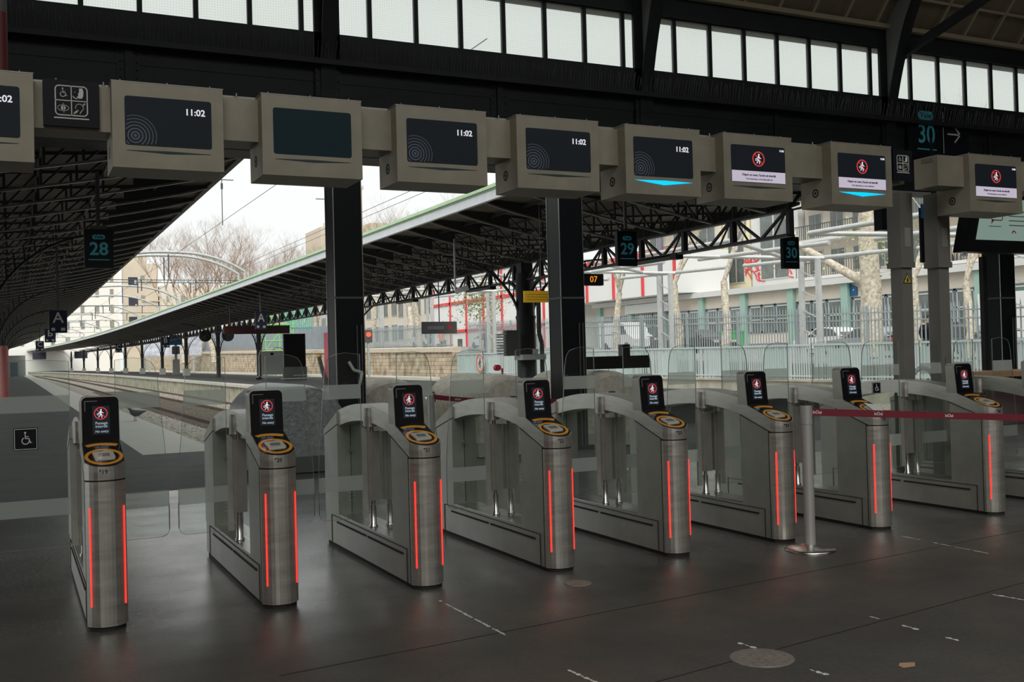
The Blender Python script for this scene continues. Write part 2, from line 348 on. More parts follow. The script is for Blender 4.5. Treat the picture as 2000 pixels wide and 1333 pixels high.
def disc(mb,cx,cz,r,y,t=.002,n=16): mb.tube((cx,y,cz),(cx,y-t,cz),r,n=n,smooth=False); return mb
def stroke(mb,pts,w,y,t=.002):
    for a,b in zip(pts,pts[1:]): mb.bar((a[0],y-t/2,a[1]),(b[0],y-t/2,b[1]),t,w,up=(0,0,1)) if abs(a[0]-b[0])>1e-6 else mb.box(a[0]-w/2,a[0]+w/2,y-t,y,min(a[1],b[1]),max(a[1],b[1]))
    for a in pts: disc(mb,a[0],a[1],w/2,y,t,10)
    return mb
def walker(s,y=0.):
    mb=MB(); disc(mb,.04*s,.62*s,.13*s,y)
    stroke(mb,[(.02*s,.40*s),(-.02*s,-.05*s)],.22*s,y)
    stroke(mb,[(.06*s,.38*s),(.26*s,.12*s),(.42*s,.08*s)],.09*s,y)
    stroke(mb,[(-.04*s,.38*s),(-.24*s,.16*s),(-.30*s,-.05*s)],.09*s,y)
    stroke(mb,[(.0,-.08*s),(.16*s,-.35*s),(.14*s,-.68*s)],.12*s,y)
    stroke(mb,[(-.03*s,-.08*s),(-.14*s,-.38*s),(-.36*s,-.60*s)],.11*s,y)
    mb.ring2(-.42*s,-.10*s,.20*s,.13*s,y-.002,y,12)
    return mb
def wheelchair(s,y=0.):
    mb=MB(); disc(mb,-.05*s,.78*s,.13*s,y)
    stroke(mb,[(-.06*s,.55*s),(-.02*s,.08*s),(.36*s,.06*s),(.52*s,-.48*s),(.66*s,-.44*s)],.13*s,y)
    stroke(mb,[(-.04*s,.32*s),(.32*s,.30*s)],.10*s,y)
    mb.ring2(-.02*s,-.22*s,.46*s,.35*s,y-.002,y,24,a0=math.radians(115),a1=math.radians(355))
    return mb
def rrect_pts(x0,x1,z0,z1,r,n=5,bottom=True):
    out=[]
    for cx,cz,a in ((x1-r,z1-r,0),(x0+r,z1-r,90),(x0+r,z0+r,180),(x1-r,z0+r,270)):
        if a>=180 and not bottom:
            out.append((x0,z0) if a==180 else (x1,z0)); continue
        for i in range(n+1):
            t=math.radians(a+90*i/n); out.append((cx+r*math.cos(t),cz+r*math.sin(t)))
    return out[::-1]
def rrect_frame(mb,x0,x1,z0,z1,r,w,y,t=.002):
    a=rrect_pts(x0,x1,z0,z1,r,6); b=rrect_pts(x0+w,x1-w,z0+w,z1-w,max(.001,r-w),6); n=len(a)
    vs=[(p[0],y-t,p[1]) for p in a]+[(p[0],y-t,p[1]) for p in b]+[(p[0],y,p[1]) for p in a]+[(p[0],y,p[1]) for p in b]
    fs=[]
    for i in range(n):
        j=(i+1)%n; fs+=[(i,j,n+j,n+i),(i,2*n+i,2*n+j,j),(n+i,n+j,3*n+j,3*n+i)]
    mb.add(vs,fs); return mb

# ------------------------------------------------------------------ ticket gates
GW=.23
def front_outline(y_back, infl=0., n=10):
    # plan outline: curved front (bulging to -y), straight sides
    pts=[]
    for i in range(n+1):
        a=i/n; x=-infl+(GW+2*infl)*a
        y=-(.075+infl)*(1-abs(2*a-1)**2.6)
        pts.append((x,y))
    pts.append((GW+infl,y_back)); pts.append((-infl,y_back)); return pts
def shell(pts,zb,zt):
    mb=MB(); n=len(pts)
    vs=[(x,y,zb(x,y)) for x,y in pts]+[(x,y,zt(x,y)) for x,y in pts]
    mb.add(vs,[list(range(n))[::-1],[i+n for i in range(n)]])
    # side faces, smooth over curved front
    for i in range(n):
        j=(i+1)%n; mb.add([vs[i],vs[j],vs[j+n],vs[i+n]],[(0,1,2,3)],False)
    return mb
deck_z=lambda y:.996+(y+.05)*.35
G={}
def gate_meshes():
    # side frame
    b=MB()
    b.box(.004,GW-.004,.03,2.16,.03,.285)
    b.prism([(.03,.28),(.39,.28),(.39,1.035),(.03,.915)],.003,GW-.003)
    b.prism([(1.76,.28),(2.16,.28),(2.16,.935),(1.76,1.045)],.0,GW)
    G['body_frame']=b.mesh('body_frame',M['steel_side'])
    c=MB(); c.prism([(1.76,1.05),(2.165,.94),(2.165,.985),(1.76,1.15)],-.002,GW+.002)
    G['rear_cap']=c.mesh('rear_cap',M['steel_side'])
    # arch
    a=MB(); n=16; out=[];inn=[]
    for i in range(n+1):
        t=i/n; y=.385+(1.765-.385)*t; k=1-(2*t-1)**2
        out.append((y,1.165+.075*k)); inn.append((y,1.035+.072*k))
    for i in range(n):
        a.prism([inn[i],inn[i+1],out[i+1],out[i]],.018,GW-.018)
    G['arch']=a.mesh('arch',M['steel'])
    G['sill']=MB().box(.002,GW-.002,.39,1.76,.285,.292).mesh('sill',M['steel_lite'])
    G['front_plate']=shell(front_outline(.035),lambda x,y:.03,lambda x,y:.898).mesh('front_plate',M['steel'])
    G['plinth']=shell(front_outline(2.13,-.012),lambda x,y:.0,lambda x,y:.03).mesh('plinth',M['seam'])
    G['gap']=shell(front_outline(.03,-.004),lambda x,y:.895,lambda x,y:.912).mesh('seam',M['seam'])
    zb=lambda x,y:.908 if y<.04 else .92+(y-.03)*.33
    o=front_outline(.44,.001)
    o=o[:-2]+[(GW+.001,.30),(GW+.001,.44),(-.001,.44),(-.001,.30)]
    cap=shell(o,zb,lambda x,y: deck_z(min(y,.30)) if y<=.301 else 1.12)
    G['head_cap']=cap.mesh('head_cap',M['steel'])
    # diagonal seam lines on both sides, panel outline, slots
    s=MB()
    for x0,x1 in ((-.0022,.003),(GW-.003,GW+.0022)):
        s.bar(((x0+x1)/2,.02,.912),((x0+x1)/2,.40,1.037),abs(x1-x0),.007)
        s.bar(((x0+x1)/2,1.76,1.046),((x0+x1)/2,2.16,.937),abs(x1-x0),.007)
        s.box(x0,x1,.10,1.98,.262,.266); s.box(x0,x1,.10,.104,.03,.262); s.box(x0,x1,1.98,1.984,.03,.262)
        s.box(x0,x1,.025,.031,.03,.915)
    G['seam_lines']=s.mesh('seam_lines',M['seam'])
    s=MB()
    for x0,x1 in ((-.004,.004),(GW-.004,GW+.004)):
        s.box(x0,x1,.18,.98,.213,.226); s.box(x0,x1,1.03,1.82,.213,.226)
    G['vent_slot']=s.mesh('vent_slot',M['seam'])
    # leds
    for nm,x in (('l',.022),('r',GW-.012)):
        a_=x/GW; y=-.075*(1-abs(2*a_-1)**2.6)
        G['led_'+nm]=MB().box(x-.0033,x+.0033,y-.006,y+.006,.15,.742).mesh('light_strip',M['led'])
    # screen head
    h=MB(); pts=rrect_pts(0,GW,1.09,1.402,.035,6,bottom=False); n=len(pts)
    vs=[(x,.300+(z-1.09)*.10,z) for x,z in pts]+[(x,.415+(z-1.09)*.04,z) for x,z in pts]
    h.add(vs,[list(range(n))[::-1],[i+n for i in range(n)]]); h.add(vs,[(i,i+n,(i+1)%n+n,(i+1)%n) for i in range(n)],False)
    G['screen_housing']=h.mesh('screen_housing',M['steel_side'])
    h=MB(); pts=rrect_pts(.008,GW-.003,1.122,1.396,.03,6,bottom=False); n=len(pts)
    vs=[(x,.293+(z-1.09)*.10,z) for x,z in pts]+[(x,.303+(z-1.09)*.10,z) for x,z in pts]
    h.add(vs,[list(range(n))[::-1],[i+n for i in range(n)]]); h.add(vs,[(i,i+n,(i+1)%n+n,(i+1)%n) for i in range(n)])
    G['screen_glass']=h.mesh('screen_glass',M['blackgloss'])
    G['bracket_mark']=MB().box(.03,.10,-.001,0,.0,.006).box(.024,.030,-.001,0,-.06,.006).mesh('screen_corner_mark',M['iron_grey'])
    Z0=0
    G['display']=MB().box(-.05,.052,-.0015,.001,-.095,.085).mesh('display',M['display'])
    G['ring']=MB().ring2(0,.038,.040,.0345,-.003,-.0015,32).mesh('prohibition_ring',M['red_em'])
    G['slash']=MB().bar((-.027,-.0042,.065),(.027,-.0042,.011),.001,.0045).mesh('prohibition_slash',M['red_em'])
    G['walker']=walker(.038).mesh('walking_figure',M['txt'])
    # deck
    d=MB(); o=front_outline(.295,-.004); n=len(o)
    vs=[(x,y,deck_z(y)+.0005) for x,y in o]+[(x,y,deck_z(y)+.004) for x,y in o]
    d.add(vs,[list(range(n))[::-1],[i+n for i in range(n)]]); d.add(vs,[(i,(i+1)%n,(i+1)%n+n,i+n) for i in range(n)])
    G['reader_deck']=d.mesh('reader_deck',M['deck'])
    def onDeck(mb,lift):
        mb.v=[(x,y,deck_z(y)+lift+z) for x,y,z in mb.v]; return mb
    def ann(ro,ri,cy,clip=None,n=48,sy=1.):
        mb=MB(); cx=GW/2
        for i in range(n):
            a0=2*PI*i/n; a1=2*PI*(i+1)/n
            P=[(cx+ro*math.cos(a0),cy+ro*sy*math.sin(a0),0),(cx+ro*math.cos(a1),cy+ro*sy*math.sin(a1),0),(cx+ri*math.cos(a1),cy+ri*sy*math.sin(a1),0),(cx+ri*math.cos(a0),cy+ri*sy*math.sin(a0),0)]
            if clip:
                if math.sin((a0+a1)/2)<=0 or max(abs(p[0]-cx) for p in P)>clip: continue
            mb.add(P+[(p[0],p[1],-.003) for p in P],[(0,1,2,3),(0,4,5,1),(2,6,7,3)])
        return mb
    G['ring_in']=onDeck(ann(.110,.090,.060),.0065).mesh('orange_ring',M['orange'])
    G['ring_out']=onDeck(ann(.196,.168,.060,clip=.113),.0065).mesh('orange_arc',M['orange'])
    r=MB(); pts=rrect_pts(-.06,.06,-.052,.052,.012,4); 
    pts=[(GW/2+u*math.cos(.12)-v*math.sin(.12),.066+u*math.sin(.12)+v*math.cos(.12)) for u,v in pts]; n=len(pts)
    vs=[(x,y,.0) for x,y in pts]+[(x,y,.009) for x,y in pts]
    r.add(vs,[list(range(n))[::-1],[i+n for i in range(n)],*[(i,(i+1)%n,(i+1)%n+n,i+n) for i in range(n)]])
    r.add([vs[i] for i in range(n)][::-1],[list(range(n))])
    G['card_reader']=onDeck(r,.004).mesh('card_reader',M['beige'])
    r=MB(); r.box(GW/2-.033,GW/2+.033,.045,.088,0,.0105); G['lcd']=onDeck(r,.004).mesh('reader_window',M['lcd'])
    # hinge posts
    for k,x in (('l',.048),('r',GW-.048)):
        p=MB(); p.lathe([(.034,0),(.034,.012),(.024,.02),(.024,.17)],20,(x,.975,.292)); p.tube((x,.975,.46),(x,.975,1.17),.017,n=12)
        G['post_'+k]=p.mesh('hinge_post',M['steel_lite'])
        bx0,bx1=(.004,.100) if k=='l' else (.128,.222)
        G['bar_'+k]=MB().box(bx0,bx1,.935,1.01,.50,1.03).box(bx0+.03,bx0+.036,.930,.936,.5,1.03).mesh('hinge_bar',M['steel_dark'])
        sgn=-1 if k=='l' else 1
        xx=-.012 if k=='l' else GW+.012
        c=MB().box(xx-.02,xx+.02,.962,.990,.37,1.065)
        for z in (.42,.55,.7,.85,1.0): c.tube((xx,.962,z),(xx,.958,z),.008,n=8)
        G['clamp_'+k]=c.mesh('clamp_plate',M['steel_side'])
    c=MB(); c.box(.0,GW,.94,1.03,1.075,1.205); c.lathe([(.05,1.07),(.05,1.215)],24,(.035,.962,0)); c.lathe([(.05,1.07),(.05,1.215)],24,(GW-.035,.962,0)); G['hinge_cap']=c.mesh('hinge_cap',M['steel'])
    G['pane']=MB().poly([(GW/2,.39,.295),(GW/2,1.76,.295),(GW/2,1.76,1.05),(GW/2,1.4,1.10),(GW/2,.75,1.10),(GW/2,.39,1.05)]).mesh('window_pane',M['pane'])
    k=MB(); k.tube((.115,1.76,.83),(.115,1.735,.83),.016,n=14); k.tube((.115,1.735,.83),(.115,1.725,.83),.022,n=14); G['knob']=k.mesh('lock_knob',M['steel_lite'])
    k=MB()
    for z in (.40,.43,.46,.49):
        k.box(.08,.105,1.755,1.761,z,z+.012); k.box(.125,.15,1.755,1.761,z,z+.012)
    G['slots']=k.mesh('air_vent',M['alu'])
    G['joint']=MB().box(.113,.117,1.756,1.761,.30,1.03).mesh('door_joint',M['seam'])
gate_meshes()
def glass_panel(parent, x_h, x_f, side):
    # x_h hinge side, x_f free edge (bottom); top of free edge leans in
    d=1 if x_f>x_h else -1; w=abs(x_f-x_h)
    def ex(z): # free edge x at height z
        return x_h+d*(w-.075*max(0,(z-.75))/.9)
    outline=[(x_h,.37)]
    R=.05
    outline+=[(ex(.37)-d*R,.37),(ex(.37)-d*.015,.385),(ex(.42),.42)]
    for z in (.6,.8,1.0,1.2,1.4,1.5): outline.append((ex(z),z))
    outline+=[(ex(1.58)-d*.01,1.575),(ex(1.6)-d*.035,1.615),(ex(1.6)-d*.09,1.635),(x_h+d*w*.35,1.645),(x_h,1.63)]
    g=MB(); n=len(outline); y0,y1=.970,.980
    g.poly([(x,y0,z) for x,z in outline]); 
    o=obj('glass_panel',g,M['glass'],parent)
    e=MB()
    for a,b in zip(outline[:-1],outline[1:]): e.bar((a[0],.975,a[1]),(b[0],.975,b[1]),.009,.0022)
    e.bar((x_h,.975,.37),(x_h,.975,1.63),.009,.003,up=(1,0,0))
    obj('glass_edge',e,M['glassedge'],o)
    for z0,z1 in ((.585,.70),(1.29,1.40)):
        f=MB().poly([(x_h,.968,z0),(ex(z0),.968,z0),(ex(z1),.968,z1),(x_h,.968,z1)])
        obj('frosted_band',f,M['frost'],o)
    return o
gates=[(.380,'19','leftmost steel ticket gate, number 19, beside the wide passage with the wheelchair sign'),
 (1.428,'20','steel ticket gate numbered 20, second from the left'),
 (2.448,'21','steel ticket gate numbered 21, in front of the left black column'),
 (3.491,'22','steel ticket gate numbered 22, with a small round floor cover at its foot'),
 (4.530,'23','steel ticket gate numbered 23, directly right of gate 22'),
 (5.585,'24','steel ticket gate directly left of the belt barrier post'),
 (6.651,'25','steel ticket gate behind the burgundy belt with a white paper taped on its reader'),
 (8.072,'26','steel ticket gate below the two tall grey posts, right of the wide passage'),
 (9.13,'27','steel ticket gate cut off by the right edge of the photo')]
for gi,(gx,num,lab) in enumerate(gates):
    t=thing('ticket_gate',lab,'ticket gate',(gx,6.74,0),group='row of steel ticket gates')
    for nm,k in (('body_frame','body_frame'),('rear_cap','rear_cap'),('arch','arch'),('sill','sill'),('front_plate','front_plate'),('plinth','plinth'),('seam','gap'),('head_cap','head_cap'),('seam_line','seam_lines'),('vent_slot','vent_slot'),
                 ('light_strip','led_l'),('light_strip','led_r'),('hinge_cap','hinge_cap'),('window_pane','pane'),('lock_knob','knob'),('air_vent','slots'),('door_joint','joint')):
        if gi==8 and k.startswith('led'): continue
        link(nm,G[k],t)
    for k in 'lr':
        link('hinge_post',G['post_'+k],t); link('hinge_bar',G['bar_'+k],t); link('clamp_plate',G['clamp_'+k],t)
    link('screen_housing',G['screen_housing'],t)
    sg=link('screen',G['screen_glass'],t)
    for nm,k in (('display','display'),('prohibition_ring','ring'),('prohibition_slash','slash'),('walking_figure','walker'),('corner_mark','bracket_mark')):
        o=link(nm,G[k],sg)
        o.rotation_euler=(-math.atan(.10),0,0)
        o.location=(.12,.2915+.165*.10,1.255) if nm!='corner_mark' else (0,.2915+.275*.1,1.368)
        if nm=='walking_figure': o.location=(.12,.2915+.2*.10-.004,1.292)
    for s,z,sz,sh in (('Passage\ninterdit',-.034,.024,0),('No entry',-.076,.021,.25)):
        o=text('screen_text',s,sz,M['txt_dim'] ,sg,(.122,.2915+(.165+z)*.10-.004,1.255+z),align='CENTER',shear=sh,bold=.0004)
    dk=link('reader_deck',G['reader_deck'],t)
    link('orange_ring',G['ring_in'],dk); link('orange_arc',G['ring_out'],dk); link('card_reader',G['card_reader'],dk); link('reader_window',G['lcd'],dk)
    text('gate_number','°'+num,.036,M['seam'],t,(.075,-.0775,.957),align='LEFT',bold=.0004)
    wl=.55 if gi in (0,7) else .345
    wr=.55 if gi==6 else .345
    if gi==8: wr=.345
    glass_panel(t,-.032,-.032-wl+.0,'l'); glass_panel(t,GW+.032,GW+.032+wr,'r')
# black wheelchair stickers and the taped paper
def sticker(x,y,z,s,label):
    t=thing('wheelchair_sticker',label,'sticker',(x,y,z))
    obj('plate',MB().prism(rrect_pts(-s,s,-s,s,s*.12,3),0,.002,'y'),M['signblack'],t)
    fr=MB(); rrect_frame(fr,-s*.93,s*.93,-s*.93,s*.93,s*.1,s*.05,-.0005); obj('border',fr,M['white'],t)
    obj('wheelchair_symbol',wheelchair(s*.72,-.001),M['white'],t)
sticker(.073,7.700,1.114,.075,'black square wheelchair sticker on the wide glass panel at the left')
sticker(7.72,7.700,1.17,.058,'small black wheelchair sticker on the glass right of the paper-covered reader')
pp=MB(); y0=6.72; 
pp.add([(6.71,6.74,deck_z(.0)+.02),(6.80,6.685,deck_z(-.05)+.016),(6.87,6.83,deck_z(.09)+.022),(6.76,6.90,deck_z(.16)+.021)],[(0,1,2,3)])
pp.add([(x,y,z-.001) for x,y,z in pp.v],[(3,2,1,0)])
tag(obj('paper_sheet',pp,M['white']),'white paper taped over the reader of the gate behind the belt','paper')

# ------------------------------------------------------------------ overhead screens
FY=7.43; Z0,Z1=2.935,3.518
def overhead(x0,x1,kind,label):
    w=x1-x0; t=thing('overhead_screen',label,'screen',(x0,FY,Z0),group='row of overhead gate screens')
    h=Z1-Z0
    b=MB(); b.box(0,w,.012,.42,0,h); obj('housing',b,M['housing'],t)
    f=MB(); sx0,sx1,sz0,sz1=.085,w-.085,.158,.485
    # front plate as frame around the screen
    f.box(0,sx0,0,.012,0,h); f.box(sx1,w,0,.012,0,h); f.box(sx0,sx1,0,.012,0,sz0); f.box(sx0,sx1,0,.012,sz1,h)
    obj('front_panel',f,M['housing'],t)
    obj('top_edge',MB().box(-.004,w+.004,-.002,.42,h,h+.006),M['steel_dark'],t)
    scm=M['display_teal'] if kind=='blank' else M['display_os']
    s=MB(); s.prism(rrect_pts(sx0-.004,sx1+.004,sz0-.004,sz1+.004,.018,4),-.002,.012,'y')
    so=obj('screen',s,scm,t)
    if kind in ('clock','clock_cyan'):
        text('clock_digits','11:02',.062,M['txt'],so,(sx1-.038,-.0035,sz1-.083),align='RIGHT',bold=.0012)
        cx,cz=sx0+.062,sz0+.062
        m=MB(); disc(m,cx,cz,.011,-.002,.001,20)
        for k,r in enumerate((.030,.052,.074,.096,.118,.140)):
            ro,ri=r,r-.010+.001*k
            n=64; A=[2*PI*i/n for i in range(n)]
            for i in range(n):
                a0,a1=A[i],2*PI*(i+1)/n
                P=[(cx+q*math.cos(a),cz+q*math.sin(a)) for q,a in ((ro,a0),(ro,a1),(ri,a1),(ri,a0))]
                if min(p[0] for p in P)<sx0 or min(p[1] for p in P)<sz0: continue
                m.add([(p[0],-.0028,p[1]) for p in P],[(0,1,2,3)])
        obj('ripple_pattern',m,M['ringfaint'],so)
    if kind.startswith('stop'):
        text('clock_digits','11:02',.024,M['txt'],so,(sx1-.008,-.0035,sz1-.028),align='RIGHT',bold=.0006)
        m=MB(); m.prism([(sx0,sz0),(sx1,sz0),(sx1,sz0+.10),(sx0,sz0+.10)],-.004,-.002,'y'); obj('message_band',m,M['lilac'],so)
        cx=(sx0+sx1)/2; cz=sz1-.115
        obj('prohibition_ring',MB().ring2(cx,cz,.068,.058,-.005,-.002,36),M['red_em'],so)
        obj('prohibition_slash',MB().bar((cx-.045,-.0062,cz+.045),(cx+.045,-.0062,cz-.045),.001,.008),M['red_em'],so)
        o=obj('walking_figure',walker(.062),M['txt'],so,(cx,-.0045,cz))
        text('message_text',"Départ en cours, l'accès est interdit",.0285,M['txtdark'],so,(cx,-.006,sz0+.064),align='CENTER',bold=.0003,sx=.92)
        text('message_text',"Train departing, no boarding allowed" if kind=='stop_a' else "Train departing, no access allowed",.022,M['txtgrey'],so,(cx,-.006,sz0+.028),align='CENTER',sx=.92)
    # arrow-shaped light below the screen
    lit = kind in ('clock_cyan','stop_cyan')
    hh=.034 if lit else .012
    a=MB(); cx=(sx0+sx1)/2; a.prism([(sx0+.005,.118),(cx,.118-hh),(sx1-.005,.118),(cx,.124)],-.004,.002,'y')
    obj('arrow_light',a,M['cyan'] if lit else M['cyan_off'],t)
    # ring on the left cheek
    g=MB(); 
    for (ro,ri) in ((.042,.028),(.014,.0)):
        n=20
        for i in range(n):
            a0,a1=2*PI*i/n,2*PI*(i+1)/n
            g.add([(-.003,.22+ro*math.cos(a0),.13+ro*math.sin(a0)),(-.003,.22+ro*math.cos(a1),.13+ro*math.sin(a1)),(-.003,.22+ri*math.cos(a1),.13+ri*math.sin(a1)),(-.003,.22+ri*math.cos(a0),.13+ri*math.sin(a0))],[(3,2,1,0)])
    obj('speaker_ring',g,M['seam'],t)
    c=MB()
    for q in (.06,w*.5,w-.08): c.tube((q,.05,h),(q,.05,h+.028),.004,n=6)
    obj('cable_clip',c,M['steel_lite'],t)
    return t
overhead(-.58,.156,'clock','overhead screen cut off by the left edge of the photo, beside the four-pictogram sign')
overhead(.636,1.371,'clock','overhead screen reading 11:02 just right of the left four-pictogram sign')
overhead(1.642,2.384,'blank','overhead screen that is switched off, showing only dark teal')
overhead(2.659,3.409,'clock','overhead screen reading 11:02 right of the switched-off screen')
overhead(3.676,4.436,'clock','overhead screen reading 11:02 above the right black column')
overhead(4.696,5.465,'clock_cyan','overhead screen reading 11:02 with a lit cyan arrow under it')
overhead(5.719,6.492,'stop_a','overhead no-entry message screen left of the one with a cyan arrow')
overhead(6.965,7.731,'stop_cyan','overhead no-entry message screen with a lit cyan arrow')
overhead(8.799,9.57,'stop_b','overhead no-entry message screen at the far right edge')
# connecting beams
t=thing('overhead_beam','long grey metal beam carrying the overhead screens from the left edge','beam',(0,0,0))
b=MB(); b.box(-2.5,8.02,7.55,7.845,3.19,3.50); obj('beam_casing',b,M['housing'],t)
b=MB(); b.box(-2.5,8.02,7.62,7.80,3.50,3.53)
for i in range(28): b.tube((-.3+i*.3,7.6,3.50),(-.3+i*.3,7.6,3.545),.006,n=6)
obj('cable_tray',b,M['steel_dark'],t)
for i in range(3): pass
t=thing('overhead_beam','short grey beam stub with a hatch on its end, on the right grey post','beam',(0,0,0))
obj('beam_casing',MB().box(8.43,11.5,7.5,7.80,3.19,3.50),M['housing'],t)
obj('end_hatch',MB().prism([(7.56,3.44),(7.70,3.44),(7.70,3.485),(7.56,3.485)],8.424,8.431),M['postgrey'],t)
# pictogram signs
def picto_sign(x0,x1,y,z0,z1,label):
    t=thing('accessibility_sign',label,'sign',(x0,y,z0)); w=x1-x0; h=z1-z0
    obj('sign_panel',MB().box(0,w,0,.03,0,h),M['signblack'],t)
    s=min(w*.62,h*.66); cx=w/2; cz=h*.56; m=MB()
    rrect_frame(m,cx-s/2,cx+s/2,cz-s/2,cz+s/2,s*.14,s*.035,0)
    m.box(cx-.003,cx+.003,-.002,0,cz-s/2,cz+s/2); m.box(cx-s/2,cx+s/2,-.002,0,cz-.003,cz+.003)
    m.box(cx-s*.53,cx+s*.53,-.002,0,cz-s*.60,cz-s*.56)
    obj('frame_lines',m,M['white'],t)
    o=obj('wheelchair_symbol',wheelchair(s*.19),M['white'],t,(cx-s*.25,-.0005,cz+s*.24))
    e=MB(); # head with mouth: face profile
    e.prism([(.02,.10),(.075,.11),(.095,.05),(.09,-.03),(.07,-.08),(.02,-.085),(-.02,-.06),(.01,-.03),(.0,.0),(.02,.03)],-.002,0,'y'); e.ring2(-.02,-.02,.075,.06,-.002,0,12,a0=math.radians(200),a1=math.radians(280)); disc(e,-.05,.03,.008,0)
    e.v=[(a*s*1.8,b_,c_*s*1.8) for a,b_,c_ in e.v]
    obj('head_symbol',e,M['white'],t,(cx+s*.20,-.0005,cz+s*.24))
    e=MB(); r=s*.17
    for sg in (1,-1):
        pts=[(r*math.cos(a),sg*r*.55*math.sin(a)) for a in [PI*i/10 for i in range(11)]]; stroke(e,pts,s*.022,0)
    disc(e,0,0,r*.42,0,n=20); stroke(e,[(-.0,r*.85),(.02*s,-r*.85)],s*.02,0)
    obj('eye_symbol',e,M['white'],t,(cx-s*.25,-.0005,cz-s*.25))
    e=MB(); stroke(e,[(r*.7*math.cos(a),r*.2+r*.75*math.sin(a)) for a in [math.radians(-50+20*i) for i in range(13)]],s*.025,0); stroke(e,[(-r*.9,-r*.9),(-r*.35,-r*.4)],s*.06,0); stroke(e,[(r*.7,r*.75),(r*.95,r)],s*.05,0); stroke(e,[(r*.4,-r*.35),(r*.1,-r*.9)],s*.025,0)
    obj('ear_symbol',e,M['white'],t,(cx+s*.24,-.0005,cz-s*.25))
    return t
picto_sign(.215,.565,7.515,3.205,3.515,'black sign with four white disability pictograms between the two left overhead screens')
picto_sign(7.755,8.01,7.43,3.20,3.50,'black sign with four white disability pictograms on top of the left grey post')
# grey posts
def post(x,y,top,label,warn):
    t=thing('grey_post',label,'post',(x,y,0))
    obj('shaft',MB().box(-.075,.075,-.075,.075,.02,2.45),M['postgrey'],t)
    obj('upper_sleeve',MB().box(-.09,.09,-.09,.09,2.45,top),M['postgrey'],t)
    obj('collar',MB().box(-.10,.10,-.10,.10,2.40,2.46),M['postgrey'],t)
    obj('base_plate',MB().box(-.12,.12,-.12,.12,0,.02),M['steel_dark'],t)
    obj('hatch',MB().box(-.03,.05,-.094,-.089,2.62,2.82),M['steel_side'],t)
    if warn:
        o=obj('warning_triangle',MB().prism([(-.06,2.235),(.06,2.235),(0,2.345)],-.079,-.075,'y'),M['seam'],t)
        obj('triangle_face',MB().prism([(-.047,2.243),(.047,2.243),(0,2.328)],-.081,-.079,'y'),M['yellow'],o)
        obj('triangle_mark',MB().box(-.012,.012,-.083,-.081,2.25,2.285).box(-.004,.004,-.083,-.081,2.285,2.305),M['seam'],o)
    else: obj('switch_box',MB().box(-.02,.06,-.085,-.074,1.36,1.44),M['postgrey'],t)
    return t
post(8.47,8.05,3.19,'left one of the two tall grey posts, with yellow warning triangle',True)
post(8.92,7.97,3.19,'right one of the two tall grey posts, with a small switch box low on it',False)

